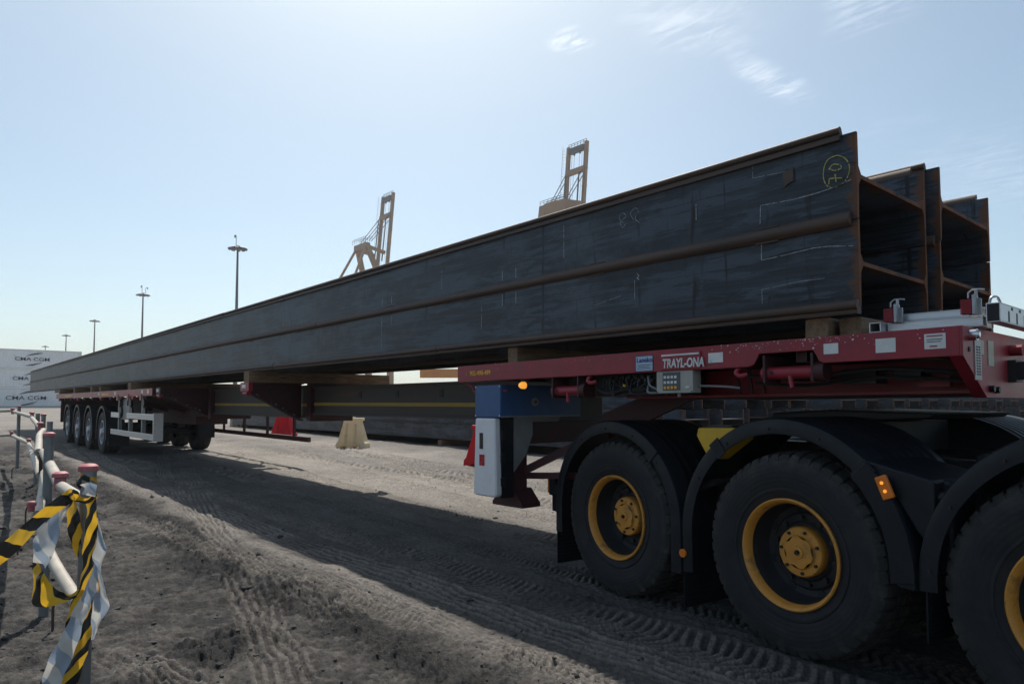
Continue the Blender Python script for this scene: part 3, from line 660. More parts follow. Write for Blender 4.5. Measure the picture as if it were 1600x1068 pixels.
# ------------------------------------------------------------------ piles on the ground behind
def h_section_mesh(name, L, W, Hf, t=0.02):
    m = MB()
    m.box(-L, 0, 0, t, 0, Hf); m.box(-L, 0, W - t, W, 0, Hf); m.box(-L, 0, t, W - t, Hf / 2 - 0.009, Hf / 2 + 0.009)
    # interlock beads on the flange tips
    for y in (0.0, W):
        s = -1 if y == 0 else 1
        for z in (0.0, Hf):
            m.box(-L, -0.02, min(y, y + s * 0.035), max(y, y + s * 0.035), z - 0.012 if z == 0 else z - 0.028, z + 0.028 if z == 0 else z + 0.012)
    return m.mesh(name, 'pile_steel')
LAYER = ('bottom', 'middle', 'top')
ORD = 'first second third fourth fifth sixth seventh eighth ninth tenth eleventh twelfth thirteenth fourteenth fifteenth sixteenth seventeenth eighteenth nineteenth twentieth twenty-first twenty-second twenty-third twenty-fourth twenty-fifth twenty-sixth twenty-seventh twenty-eighth twenty-ninth thirtieth thirty-first'.split()
me = h_section_mesh('stacked_pile', 27.0, 0.97, 0.44)
for layer in range(3):
    for row in range(31):
        if layer == 2 and row in (0, 7, 12): continue
        x = -9.3 + random.uniform(-0.45, 0.35) + (-1.2 if row in (3, 9) else 0)
        o = obj('steel_pile', me, None, (x, 12.0 + row * 1.14 + random.uniform(-0.03, 0.03), 0.20 + layer * 0.475 + slope(-22)))
        if row == 0 and layer == 0: tag(o, 'lowest dark steel pile of the ground stack, nearest row behind the plastic barriers', 'steel pile', 'piles stacked on the ground')
        elif row == 0: tag(o, 'dark steel pile second from the ground, nearest row behind the plastic barriers', 'steel pile', 'piles stacked on the ground')
        else: tag(o, 'dark steel pile, %s layer of the ground stack, %s row back from the barriers' % (LAYER[layer], ORD[row]), 'steel pile', 'piles stacked on the ground')
for k in range(5):
    x = -11.5 - k * 5.8
    o = MB().box(-0.1, 0.1, 0, 35.5, -0.2, 0.18).build('bearer_timber', 'timber', None); o.location = (x, 11.9, slope(x))
    tag(o, 'long timber bearer under the ground stack, %s from its near end' % ORD[k], 'timber', 'bearers under the ground stack')

# ------------------------------------------------------------------ water-filled barriers
for _m in ('barrier_white', 'barrier_red'):
    _t = MATS[_m].node_tree; _b = _t.nodes['Principled BSDF']
    _tr = _t.nodes.new('ShaderNodeBsdfTranslucent'); _tr.inputs[0].default_value = (0.75, 0.62, 0.38, 1) if 'white' in _m else (0.6, 0.03, 0.04, 1)
    _ms = _t.nodes.new('ShaderNodeMixShader'); _ms.inputs[0].default_value = 0.35
    _t.links.new(_b.outputs[0], _ms.inputs[1]); _t.links.new(_tr.outputs[0], _ms.inputs[2]); _t.links.new(_ms.outputs[0], _t.nodes['Material Output'].inputs[0])
def barrier_mesh():
    m = MB()
    prof = [(-0.45, 0.0), (-0.45, 0.14), (-0.40, 0.20), (-0.27, 0.74), (-0.27, 0.80), (-0.33, 0.80), (-0.33, 0.88), (0.33, 0.88), (0.33, 0.80), (0.27, 0.80), (0.27, 0.74), (0.40, 0.20), (0.45, 0.14), (0.45, 0.0),
            (0.28, 0.0), (0.24, 0.07), (0.10, 0.07), (0.06, 0.0), (-0.06, 0.0), (-0.10, 0.07), (-0.24, 0.07), (-0.28, 0.0)]
    n = len(prof)
    vs = []
    for t, sc in ((-0.22, 1.0), (0.22, 1.0)):
        for x, z in prof:
            y = t * (1.0 - 0.62 * min(1, z / 0.8)); vs.append((x, y, z))
    m.add(vs, [tuple(range(n)), tuple(range(2 * n - 1, n - 1, -1))] + [(i, i + n, (i + 1) % n + n, (i + 1) % n) for i in range(n)])
    return m
def barrier(x, y, rz, mt, lab):
    e = empty('plastic_barrier', (x, y, gz(x, y) - 0.01), rz); tag(e, lab, 'barrier', 'water-filled plastic barriers')
    barrier_mesh().build('body', mt, e, bevel=0.02)
    rb = MB()
    for xx in (-0.16, 0.16):
        rb.add([(xx - 0.05, -0.205, 0.14), (xx + 0.05, -0.205, 0.14), (xx * 0.8 + 0.03, -0.105, 0.72), (xx * 0.8 - 0.03, -0.105, 0.72),
                (xx - 0.03, -0.25, 0.14), (xx + 0.03, -0.25, 0.14), (xx * 0.8 + 0.015, -0.135, 0.72), (xx * 0.8 - 0.015, -0.135, 0.72)],
               [(4, 5, 6, 7), (0, 4, 7, 3), (1, 2, 6, 5), (3, 7, 6, 2), (0, 1, 5, 4)])
    rb.build('rib', mt, e, bevel=0.008)
    MB().cyl((0, 0, 0.875), (0, 0, 0.905), 0.06, n=12).build('filler_cap', mt, e)
barrier(-18.2, 9.47, R(40), 'barrier_white', 'cream white plastic barrier standing alone in the middle of the yard')
barrier(-24.5, 9.96, R(35), 'barrier_red', 'red plastic barrier right of the rear trailer wheels')
barrier(-36.0, 12.3, R(35), 'barrier_white', 'cream white plastic barrier farthest away, partly behind the trailer guard')
barrier(-11.42, 9.05, R(18), 'barrier_red', 'red plastic barrier half hidden behind the white case')

# ------------------------------------------------------------------ the pile load
XE, LL = -1.48, 36.95
def load_pile(y0, z0, lab, top, bottom, dx=0.0, far_top=True, W=0.97):
    e = empty('steel_pile', (XE + dx, y0, z0)); tag(e, lab, 'steel pile', 'piles loaded on the trailer')
    Hf, t = 0.452, 0.024
    # flange faces with a slightly thicker middle, so the rolled shoulders catch light
    def flange(y, s):
        pts = [(y, 0.0), (y + s * 0.0, Hf), (y - s * 0.020, Hf), (y - s * t, Hf / 2 + 0.05), (y - s * (t + 0.03), Hf / 2 + 0.012), (y - s * (t + 0.03), Hf / 2 - 0.012), (y - s * t, Hf / 2 - 0.05), (y - s * 0.020, 0.0)]
        m = MB(); n = len(pts); N = 60; vs = []
        rng = random.Random(int(y0 * 100 + z0 * 10 + s))
        ph = rng.uniform(0, 6)
        for i in range(N + 1):
            x = -LL * i / N; wob = 0.004 * math.sin(x * 0.9 + ph) + 0.003 * math.sin(x * 2.3 + 2 * ph)
            vs += [(x, a + wob, b) for a, b in pts]
        m.add(vs, [tuple(range(n)), tuple(range((N + 1) * n - 1, N * n - 1, -1))] + [(i * n + k, (i + 1) * n + k, (i + 1) * n + (k + 1) % n, i * n + (k + 1) % n) for i in range(N) for k in range(n)])
        me = m.mesh('flange', ['pile_steel', 'rust_edge'])
        for p in me.polygons:
            if abs(p.normal.x) > 0.9: p.material_index = 1
        return obj('flange', me, e)
    flange(0.0, -1); flange(W, 1)
    me = MB().box(-LL, -0.002, t + 0.028, W - t - 0.028, Hf / 2 - 0.011, Hf / 2 + 0.011).mesh('web', ['pile_steel', 'rust_edge'])
    for p in me.polygons:
        if abs(p.normal.x) > 0.9: p.material_index = 1
    obj('web', me, e)
    def bead(prof, y, s, z, name, start=0.0, mt='bead_steel'):
        # connector strips in several lengths with small offsets between them
        cuts = [0]; rng = random.Random(int(abs(y0 * 31 + z0 * 7 + z * 100 + s)))
        while cuts[-1] < LL - 9: cuts.append(cuts[-1] + rng.uniform(3.5, 8.5))
        cuts.append(LL)
        for i in range(len(cuts) - 1):
            a, b = -cuts[i] - (start if i == 0 else 0.012), -cuts[i + 1]
            j = rng.uniform(-0.003, 0.003)
            bd = MB().prism([(y + s * (p + j), z + q + j) for p, q in prof], 'x', b, a).build(name, mt, e, smooth=True)
            if prof is rnd:
                tabs = MB(); xx = a - rng.uniform(0.3, 0.9)
                while xx > b + 0.4:
                    for zz in (-0.042, 0.042): tabs.box(xx - 0.14, xx, min(y, y + s * 0.012), max(y, y + s * 0.012), z + zz - 0.004, z + zz + 0.004)
                    xx -= rng.uniform(1.2, 1.9)
                if tabs.v: tabs.build('weld_tab', 'bead_steel', bd)['kind'] = 'stuff'
    rnd = [(0.0, -0.037), (0.009, -0.037)] + [(0.009 + 0.026 * math.cos(R(a)), 0.031 * math.sin(R(a))) for a in range(-75, 76, 15)] + [(0.009, 0.037), (0.0, 0.037)]
    cap = [(-0.022, -0.002), (-0.022, 0.010)] + [(0.006 + 0.019 * math.cos(R(a)), 0.026 + 0.019 * math.sin(R(a))) for a in range(150, -91, -30)] + [(0.022, -0.006), (0.022, -0.030), (0.002, -0.030), (0.002, -0.002)]
    low = [(-0.020, -0.040), (0.030, -0.040), (0.034, -0.022), (0.020, -0.018)] + [(0.016 + 0.024 * math.cos(R(a)), 0.006 + 0.024 * math.sin(R(a))) for a in range(-60, 61, 20)] + [(0.014, 0.034), (0.0, 0.034), (0.0, -0.002), (-0.020, -0.002)]
    for y, s in ((0.0, -1), (W, 1)):
        if top == 'cap' and (s == -1 or far_top): bead(cap, y, s, Hf, 'connector', 0.075)
        if bottom == 'round': bead(rnd, y, s, 0.0, 'connector', 0.03)
        if bottom == 'low': bead(low, y, s, 0.0, 'connector', 0.0)
    return e
Z0, Z1 = 1.862, 2.318
upA = load_pile(3.60, Z1, 'upper near steel pile on the trailer, end chalked with a circled 70', 'cap', 'round')
loA = load_pile(3.60, Z0, 'lower near steel pile on the trailer, directly under the chalked one', '', 'low')
upB = load_pile(4.655, Z1 + 0.040, 'upper far steel pile on the trailer, behind the chalked one', 'cap', 'round', 0.05, W=1.0)
loB = load_pile(4.655, Z0 + 0.040, 'lower far steel pile on the trailer, bottom of the far pair', '', 'low', 0.045, W=1.0)

def stroke(parent, pts, w, m, name='chalk_mark', smooth=True):
    ox, oz = parent.location.x, parent.location.z
    P = [(a - ox, b - oz) for a, b in pts]
    if smooth: P = [(v.x, v.y) for v in catmull([(a, b, 0) for a, b in P], 5)]
    mb = MB(); n = len(P); rng = random.Random(n)
    for i in range(n - 1):
        (a, b), (c, d) = P[i], P[i + 1]; l = math.hypot(c - a, d - b) or 1
        steps = max(1, int(l / 0.012))
        for k in range(steps):
            if rng.random() < 0.05: continue
            p0 = (a + (c - a) * k / steps, b + (d - b) * k / steps); p1 = (a + (c - a) * (k + 1) / steps, b + (d - b) * (k + 1) / steps)
            ww = w * rng.uniform(0.75, 1.25) / 2; nx, nz = -(d - b) / l * ww, (c - a) / l * ww
            mb.add([(p0[0] + nx, -0.0085, p0[1] + nz), (p1[0] + nx, -0.0085, p1[1] + nz), (p1[0] - nx, -0.0085, p1[1] - nz), (p0[0] - nx, -0.0085, p0[1] - nz)], [(0, 1, 2, 3)])
    return mb.build(name, m, parent)
stroke(upA, [(-1.571, 2.665), (-1.537, 2.644), (-1.513, 2.605), (-1.513, 2.559), (-1.535, 2.519), (-1.57, 2.502), (-1.605, 2.502), (-1.631, 2.522), (-1.646, 2.567), (-1.64, 2.623), (-1.616, 2.658), (-1.571, 2.665)], 0.005, 'chalk_yellow')
stroke(upA, [(-1.615, 2.604), (-1.592, 2.623), (-1.557, 2.609), (-1.553, 2.592), (-1.583, 2.587), (-1.607, 2.6), (-1.618, 2.606)], 0.006, 'chalk_yellow')
stroke(upA, [(-1.618, 2.522), (-1.616, 2.552), (-1.588, 2.548), (-1.548, 2.539)], 0.006, 'chalk_yellow', smooth=False)
stroke(upA, [(-1.584, 2.568), (-1.580, 2.526)], 0.006, 'chalk_yellow', smooth=False)
stroke(upA, [(-1.505, 2.52), (-1.57, 2.502), (-1.692, 2.49), (-1.81, 2.486), (-2.009, 2.495), (-2.014, 2.39)], 0.0035, 'chalk', smooth=False)
stroke(loA, [(-1.499, 2.173), (-1.626, 2.193), (-1.709, 2.198), (-1.86, 2.187), (-2.009, 2.179), (-2.008, 2.273)], 0.0035, 'chalk', smooth=False)
stroke(loA, [(-1.65, 2.027), (-1.797, 2.028), (-2.01, 2.011), (-2.009, 1.928)], 0.0022, 'chalk', smooth=False)
stroke(upA, [(-2.053, 2.755), (-2.054, 2.665), (-1.829, 2.652)], 0.0022, 'chalk', smooth=False)
stroke(upA, [(-2.44, 2.60), (-2.44, 2.50)], 0.004, 'chalk', smooth=False)
stroke(loA, [(-2.93, 2.19), (-2.93, 2.05)], 0.003, 'chalk', smooth=False)
stroke(loA, [(-2.91, 2.235), (-2.89, 2.215), (-2.91, 2.205), (-2.89, 2.19)], 0.006, 'chalk', smooth=False)
stroke(loA, [(-3.3, 2.06), (-3.05, 2.10)], 0.0022, 'chalk', smooth=False)
for (x, a, b, p) in ((-4.6, 2.00, 2.20, loA), (-6.3, 1.92, 2.22, loA), (-7.4, 2.05, 2.2, loA), (-5.2, 2.42, 2.6, upA), (-8.8, 2.45, 2.66, upA), (-3.6, 2.45, 2.7, upA)):
    stroke(p, [(x, a), (x, b)], 0.004, 'chalk', smooth=False)
stroke(upA, [(-3.02, 2.60), (-3.06, 2.64), (-3.03, 2.67), (-3.0, 2.64), (-3.05, 2.61), (-3.03, 2.57), (-3.0, 2.59)], 0.0028, 'chalk')
stroke(upA, [(-2.93, 2.60), (-2.96, 2.65), (-2.92, 2.68), (-2.89, 2.65), (-2.92, 2.61), (-2.88, 2.57)], 0.0028, 'chalk')
for x_ in (-4.15, -6.1, -8.7, -12.5):
    for d_ in (0.0, 0.13 + 0.01 * abs(x_)):
        stroke(upA, [(x_ - d_, Z1 + 0.06), (x_ - d_, Z1 + 0.14)], 0.006, 'chalk', smooth=False); stroke(loA, [(x_ - d_, Z0 + 0.31), (x_ - d_, Z0 + 0.40)], 0.006, 'chalk', smooth=False)
pm = MB().prism([(-1.873 - XE, 2.647 - Z1), (-1.812 - XE, 2.669 - Z1), (-1.811 - XE, 2.588 - Z1), (-1.835 - XE, 2.585 - Z1), (-1.867 - XE, 2.564 - Z1)], 'y', -0.0095, -0.005)
pm.build('rust_patch', 'bead_steel', upA)

# ------------------------------------------------------------------ trailer
tr = empty('extendable_trailer', (-4.75, 4.68, 0)); tag(tr, 'long maroon extendable flatbed trailer carrying the steel piles', 'trailer')
TO = Vector((-4.75, 4.68, 0))
def tb(mb, name, m, parent=None, bevel=0, smooth=False, tilt=True):
    """trailer part: world coordinates in, child of the trailer (front section rises 0.5 deg towards the tractor)."""
    k = 0.0087 if tilt else 0.0
    p = parent or tr
    c = Vector(p.get('wc', TO)) if parent else TO
    cen = Vector(mb.v[0])
    mb.xf(lambda x, y, z: (x, y, z + k * (x + 4.75)))
    xs = np.array(mb.v); cen = Vector(((xs[:, 0].min() + xs[:, 0].max()) / 2, (xs[:, 1].min() + xs[:, 1].max()) / 2, (xs[:, 2].min() + xs[:, 2].max()) / 2))
    mb.xf(lambda x, y, z: (x - cen.x, y - cen.y, z - cen.z))
    o = mb.build(name, m, p, bevel=bevel, smooth=smooth); o.location = cen - c
    CEN[o.name] = cen
    return o
CEN = {}
def sub(mb, name, m, parent, **kw):
    """sub-part of a trailer part, world coordinates in."""
    c = CEN[parent.name]
    tilt = kw.pop('tilt', True); k = 0.0087 if tilt else 0.0
    mb.xf(lambda x, y, z: (x - c.x, y - c.y, z + k * (x + 4.75) - c.z))
    return mb.build(name, m, parent, **kw)
def slet(text, m, parent, x, y, z, size, **kw):
    c = CEN[parent.name]
    return lettering(text, 'lettering', m, parent, (x - c.x, y - c.y, z + 0.0087 * (x + 4.75) - c.z), size, **kw)

YR, YF = 3.45, 5.92
# side rail with a notch for the winch
def rail_poly():
    z0, z1 = 1.543, 1.677
    return [(-4.75, z0), (-2.02, z0 + 0.0), (-1.985, z0 + 0.012), (-1.965, z0 + 0.045), (-1.955, z0 + 0.068), (-1.655, z0 + 0.068), (-1.640, z0 + 0.045), (-1.625, z0 + 0.012), (-1.60, z0), (-0.998, z0), (-0.998, z1), (-4.75, z1)]
rl = tb(MB().prism(rail_poly(), 'y', YR, YR + 0.012), 'side_rail', 'trailer_red', bevel=0.003)
sub(MB().box(-4.75, -0.998, YR + 0.012, YR + 0.09, 1.665, 1.677).box(-4.75, -2.03, YR + 0.012, YR + 0.07, 1.543, 1.553).box(-4.75, -4.742, YR + 0.012, YR + 0.09, 1.553, 1.665), 'flange', 'trailer_red', rl)
tb(MB().prism([(-4.75, 1.543), (-0.998, 1.543), (-0.998, 1.677), (-4.75, 1.677)], 'y', YF - 0.012, YF), 'side_rail', 'trailer_red')
tb(MB().box(-4.75, -1.0, YR + 0.09, YF - 0.012, 1.655, 1.668), 'deck_plate', 'trailer_dark')
for k in range(7):
    x = -4.66 + k * 0.58
    tb(MB().box(x - 0.03, x + 0.03, YR + 0.09, YF - 0.02, 1.56, 1.655), 'cross_member', 'trailer_dark')
# gooseneck beams
for y in (4.02, 5.26):
    tb(MB().box(-3.3, -1.0, y, y + 0.02, 1.40, 1.56).box(-3.3, -1.0, y - 0.08, y + 0.10, 1.385, 1.40), 'gooseneck_beam', 'trailer_red')
tb(MB().box(-3.0, -1.02, 4.05, 5.25, 1.375, 1.385), 'coupling_plate', 'trailer_dark')
# front plate: full height in the middle, chamfered lower corners
fp = tb(MB().prism([(YR, 1.543), (YR, 1.677), (YF, 1.677), (YF, 1.543), (YF - 0.32, 1.36), (YR + 0.32, 1.36)], 'x', -0.998, -0.985), 'front_plate', 'trailer_red', bevel=0.002)
tb(MB().prism([(YR, 1.543), (YR + 0.32, 1.36), (YR + 0.36, 1.36), (YR + 0.36, 1.40), (YR + 0.02, 1.56)], 'x', -1.04, -0.998), 'corner_gusset', 'trailer_red')
for (y, z) in ((3.82, 1.39), (3.90, 1.385)):
    sub(MB().cyl((-0.985, y, z + 0.012), (-0.965, y, z + 0.012), 0.016, n=8), 'bolt', 'chassis', fp)
sub(MB().box(-0.985, -0.981, 3.60, 3.69, 1.44, 1.625), 'data_plate', 'galvanised', fp)
dp = MB()
for k in range(11): dp.box(-0.9812, -0.9798, 3.617, 3.639, 1.462 + k * 0.0125, 1.469 + k * 0.0125).box(-0.9812, -0.9798, 3.652, 3.673, 1.462 + k * 0.0125, 1.469 + k * 0.0125)
sub(dp, 'print', 'ink_dark', fp)
sub(MB().box(-0.985, -0.982, 3.695, 3.735, 1.56, 1.625), 'sticker', 'sticker_cream', fp)
sub(MB().box(-0.985, -0.982, 3.80, 3.885, 1.51, 1.63), 'sticker', 'sticker_cream', fp)
sub(MB().cyl((-0.985, 3.545, 1.64), (-0.955, 3.545, 1.64), 0.026, n=16).cyl((-0.955, 3.545, 1.64), (-0.945, 3.545, 1.64), 0.022, 0.012, n=16), 'front_lamp', 'chrome', fp, smooth=True)
sub(MB().cyl((-0.985, 3.53, 1.575), (-0.981, 3.53, 1.575), 0.012, n=10), 'hole', 'ink_dark', fp)
sub(MB().box(-0.985, -0.95, 4.12, 4.24, 1.44, 1.55).box(-0.95, -0.92, 4.14, 4.18, 1.45, 1.54), 'connector_box', 'chassis', fp)
sub(MB().cyl((-0.985, 4.17, 1.60), (-0.93, 4.17, 1.60), 0.028, n=12), 'coupling', 'rubber_red', fp)
# plates and stickers on the near rail
def sticker(x0, x1, z0, z1, m, name='sticker', t=0.0025):
    return sub(MB().box(x0, x1, YR - t, YR, z0 - 0.0087 * ((x0 + x1) / 2 + 4.75), z1 - 0.0087 * ((x0 + x1) / 2 + 4.75)), name, m, rl)
sticker(-2.272, -2.176, 1.600, 1.657, 'sticker_white'); sticker(-1.598, -1.525, 1.614, 1.667, 'sticker_white')
sticker(-1.348, -1.259, 1.607, 1.674, 'sticker_white'); sticker(-1.137, -1.051, 1.612, 1.681, 'sticker_white')
def print_line(x0, x1, z0, z1, m): sub(MB().box(x0, x1, YR - 0.0038, YR - 0.0026, z0, z1), 'print_line', m, rl)
print_line(-1.128, -1.062, 1.6365, 1.6415, 'ink_red'); print_line(-1.126, -1.064, 1.6215, 1.6245, 'ink_dark'); print_line(-1.126, -1.070, 1.6115, 1.6145, 'ink_dark'); print_line(-1.115, -1.085, 1.589, 1.595, 'ink_red')
sticker(-2.811, -2.670, 1.566, 1.668, 'ink_navy', t=0.002); sticker(-2.806, -2.675, 1.571, 1.663, 'sticker_blue', t=0.003)
slet('Laneko', 'ink_blue', rl, -2.80, YR - 0.004, 1.608, 0.043, bold=0.001); print_line(-2.795, -2.685, 1.588, 1.5915, 'ink_dark'); print_line(-2.79, -2.70, 1.577, 1.5805, 'ink_dark'); print_line(-2.795, -2.690, 1.566, 1.5695, 'ink_dark')
lp = sub(MB().box(-2.605, -2.321, YR - 0.009, YR, 1.55, 1.652), 'name_plate', 'trailer_red', rl, bevel=0.003)
sub(MB().box(-2.60, -2.33, YR - 0.0125, YR - 0.009, 1.634, 1.644), 'plate_bar', 'letter_white', rl)
slet('TRAYL-ONA', 'letter_white', rl, -2.592, YR - 0.0115, 1.564, 0.076, shear=0.12, sx=0.70, ext=0.0015, bold=0.0022)
slet('(', 'ink_yellow', rl, -4.63, YR - 0.0015, 1.596, 0.04); slet('902-498-499', 'ink_yellow', rl, -4.575, YR - 0.0015, 1.594, 0.054, bold=0.0016)
# chipped paint
ch = MB(); rng = random.Random(3)
for _ in range(150):
    x = rng.choice([rng.uniform(-4.7, -1.05), rng.gauss(-1.75, 0.18), rng.gauss(-2.0, 0.3)]); z = 1.677 - abs(rng.gauss(0, 0.035)); s = rng.uniform(0.0012, 0.004) * (1.8 if rng.random() < 0.1 else 1)
    if not (-4.7 < x < -1.03) or z < 1.62: continue
    if -2.62 < x < -2.3 or -2.82 < x < -2.66: continue
    ch.add([(x - s, YR - 0.0012, z), (x, YR - 0.0012, z - s * 0.7), (x + s * 1.2, YR - 0.0012, z + s * 0.2), (x + s * 0.2, YR - 0.0012, z + s)], [(0, 1, 2, 3)])
sub(ch, 'paint_chip', 'sticker_white', rl)['kind'] = 'stuff'
# winches
def winch(x0, x1, zc, y=YR + 0.06):
    b = tb(MB().box(x0, x0 + 0.014, y - 0.05, y + 0.12, zc - 0.055, 1.60), 'winch', 'trailer_dark', bevel=0.002)
    sub(MB().box(x1 - 0.014, x1, y - 0.05, y + 0.12, zc - 0.055, 1.60), 'side_plate', 'trailer_dark', b, bevel=0.002)
    sub(MB().cyl((x1, y, zc), (x1 + 0.05, y, zc), 0.055, n=16), 'ratchet', 'trailer_dark', b, smooth=True)
    sub(MB().cyl((x0 + 0.014, y, zc), (x1 - 0.014, y, zc), 0.034, n=18).cyl((x0 - 0.02, y, zc), (x0, y, zc), 0.04, n=16), 'drum', 'trailer_red', b, smooth=True)
    sub(MB().cyl(((x0 + x1) / 2, y - 0.02, zc - 0.02), ((x0 + x1) / 2 + 0.02, y - 0.035, zc - 0.085), 0.012, n=8), 'pawl', 'trailer_red', b)
    h = MB().cyl((x0 + 0.04, y - 0.030, zc), (x0 + 0.04, y - 0.040, zc), 0.011, n=10); sub(h, 'hole', 'ink_dark', b)
winch(-3.60, -3.33, 1.445); winch(-1.94, -1.66, 1.505)
# control panel under the name plate
cp = tb(MB().box(-2.651, -2.385, YR + 0.005, YR + 0.09, 1.408, 1.543), 'control_panel', 'panel_beige', bevel=0.004)
kp = sub(MB().box(-2.60, -2.475, YR, YR + 0.005, 1.425, 1.535), 'keypad', 'keypad', cp)
bt = MB(); by = MB()
for r in range(3):
    for c in range(4):
        (by if r == 0 else bt).box(-2.590 + c * 0.026, -2.574 + c * 0.026, YR - 0.004, YR, 1.434 + r * 0.032, 1.450 + r * 0.032)
sub(bt, 'button', 'letter_white', cp); sub(by, 'button', 'ink_yellow', cp)
sub(MB().box(-2.43, -2.405, YR - 0.004, YR + 0.005, 1.437, 1.447), 'label_tag', 'letter_white', cp)
sub(MB().cyl((-2.50, YR + 0.03, 1.408), (-2.50, YR + 0.03, 1.385), 0.011, n=10), 'gland', 'grey_paint', cp)
for x in (-2.645, -2.392):
    sub(MB().cyl((x, YR + 0.005, 1.415), (x, YR + 0.001, 1.415), 0.004, n=8), 'screw', 'ink_dark', cp)
# hoses and valves behind the rail
rng = random.Random(11)
for k in range(12):
    x = -3.22 + k * 0.05
    pts = [(x, YR + 0.10, 1.52), (x + 0.02, YR + 0.06 + 0.02 * (k % 3), 1.46 - 0.02 * (k % 4)), (x + 0.10 + 0.02 * (k % 5), YR + 0.07, 1.415 + 0.015 * (k % 3)), (x + 0.22, YR + 0.09, 1.45), (x + 0.27, YR + 0.12, 1.50)]
    tb(MB().tube(catmull(pts, 5), 0.008, 6), 'hose', 'hose', smooth=True)
for k, (p, r) in enumerate([([(-2.75, YR + 0.05, 1.52), (-2.72, YR + 0.03, 1.46), (-2.655, YR + 0.04, 1.43)], 0.007), ([(-2.76, YR + 0.09, 1.50), (-2.74, YR + 0.03, 1.42), (-2.655, YR + 0.05, 1.415)], 0.007), ([(-2.38, YR + 0.05, 1.45), (-2.2, YR + 0.06, 1.44), (-2.12, YR + 0.08, 1.43)], 0.007)]):
    tb(MB().tube(catmull(p, 6), r, 6), 'hose', 'grey_paint', smooth=True)
for k in range(8):
    x = -3.15 + k * 0.055
    tb(MB().box(x, x + 0.03, YR + 0.12, YR + 0.18, 1.47, 1.53).cyl((x + 0.015, YR + 0.12, 1.50), (x + 0.015, YR + 0.09, 1.50), 0.01, n=8), 'valve', 'chassis')
tb(MB().box(-3.55, -2.62, YR + 0.30, YR + 0.50, 1.40, 1.56), 'dark_gap_filler', 'chassis', bevel=0.006)  # added dark box that only blacks out the bright gap behind the hoses
tb(MB().cyl((-2.98, YR + 0.09, 1.475), (-2.98, YR + 0.09, 1.44), 0.012, n=10), 'valve_knob', 'chock_yellow', smooth=True)
tb(MB().tube(catmull([(-3.22, YR + 0.03, 1.545), (-3.23, YR + 0.0, 1.51), (-3.20, YR + 0.0, 1.49), (-3.17, YR + 0.02, 1.50)], 5), 0.013, 8), 'rope_hook', 'trailer_red', smooth=True)
tb(MB().tube(catmull([(-2.085, YR + 0.03, 1.545), (-2.095, YR + 0.0, 1.515), (-2.07, YR + 0.0, 1.495), (-2.04, YR + 0.02, 1.505)], 5), 0.013, 8), 'rope_hook', 'trailer_red', smooth=True)
for x in (-2.30, -2.22, -2.14):
    tb(MB().bar((x, YR + 0.35, 1.55), (x + 0.02, YR + 0.35, 1.40), 0.014, 0.014), 'stay', 'trailer_dark')
tb(MB().box(-1.62, -1.45, YR + 0.25, YR + 0.40, 1.44, 1.52).box(-1.36, -1.24, YR + 0.25, YR + 0.42, 1.45, 1.50), 'junction_box', 'chassis')
tb(MB().box(-1.30, -1.16, YR + 0.40, YR + 0.44, 1.42, 1.49), 'lug_plate', 'trailer_red')
for y, z in ((YR + 0.15, 1.50), (YR + 0.22, 1.46), (YR + 0.30, 1.49)):
    tb(MB().tube(catmull([(-2.1, y, z), (-1.8, y + 0.02, z - 0.02), (-1.4, y, z + 0.01), (-1.05, y + 0.03, z - 0.02)], 6), 0.011, 6), 'hose', 'hose', smooth=True)
# marker lamp at the rear of the rail
ml = tb(MB().cyl((-3.94, YR + 0.05, 1.545), (-3.94, YR + 0.05, 1.525), 0.03, n=14), 'marker_lamp', 'chassis')
sub(MB().lathe([(0.001, -0.052), (0.018, -0.048), (0.027, -0.03), (0.027, 0.0), (0.001, 0.0)], 16, (-3.94, YR + 0.05, 1.495)), 'lens', 'amber_lit', ml, smooth=True)
tb(MB().bar((-4.15, YR + 0.05, 1.545), (-4.15, YR + 0.05, 1.455), 0.02, 0.012).bar((-4.15, YR + 0.05, 1.46), (-4.24, YR + 0.05, 1.46), 0.02, 0.012), 'bracket', 'trailer_red')
tb(MB().tube([(-4.70, YR + 0.03, 1.545), (-4.58, YR + 0.03, 1.50), (-4.56, YR + 0.03, 1.46), (-4.52, YR + 0.03, 1.455)], 0.008, 6), 'bracket', 'trailer_red')
# blue locker: narrow towards the road, deep across the trailer
bl = tb(MB().box(-4.523, -4.19, YR + 0.02, YR + 0.93, 1.246, 1.508), 'blue_locker', 'blue_paint', bevel=0.004)
sub(MB().box(-4.519, -4.194, YR + 0.014, YR + 0.02, 1.25, 1.504), 'locker_door', 'blue_paint', bl, bevel=0.002)
for x, z in ((-4.51, 1.495), (-4.20, 1.495), (-4.51, 1.26), (-4.20, 1.26)):
    sub(MB().cyl((x, YR + 0.014, z), (x, YR + 0.009, z), 0.006, n=8), 'rivet', 'letter_white', bl)
sub(MB().cyl((-4.19, YR + 0.38, 1.37), (-4.178, YR + 0.38, 1.37), 0.035, n=18), 'lock', 'grey_paint', bl)
sub(MB().cyl((-4.178, YR + 0.38, 1.37), (-4.17, YR + 0.38, 1.37), 0.012, n=12), 'lock_knob', 'chassis', bl)
sub(MB().box(-4.189, -4.183, YR + 0.02, YR + 0.92, 1.246, 1.258), 'edge_strip', 'grey_paint', bl)
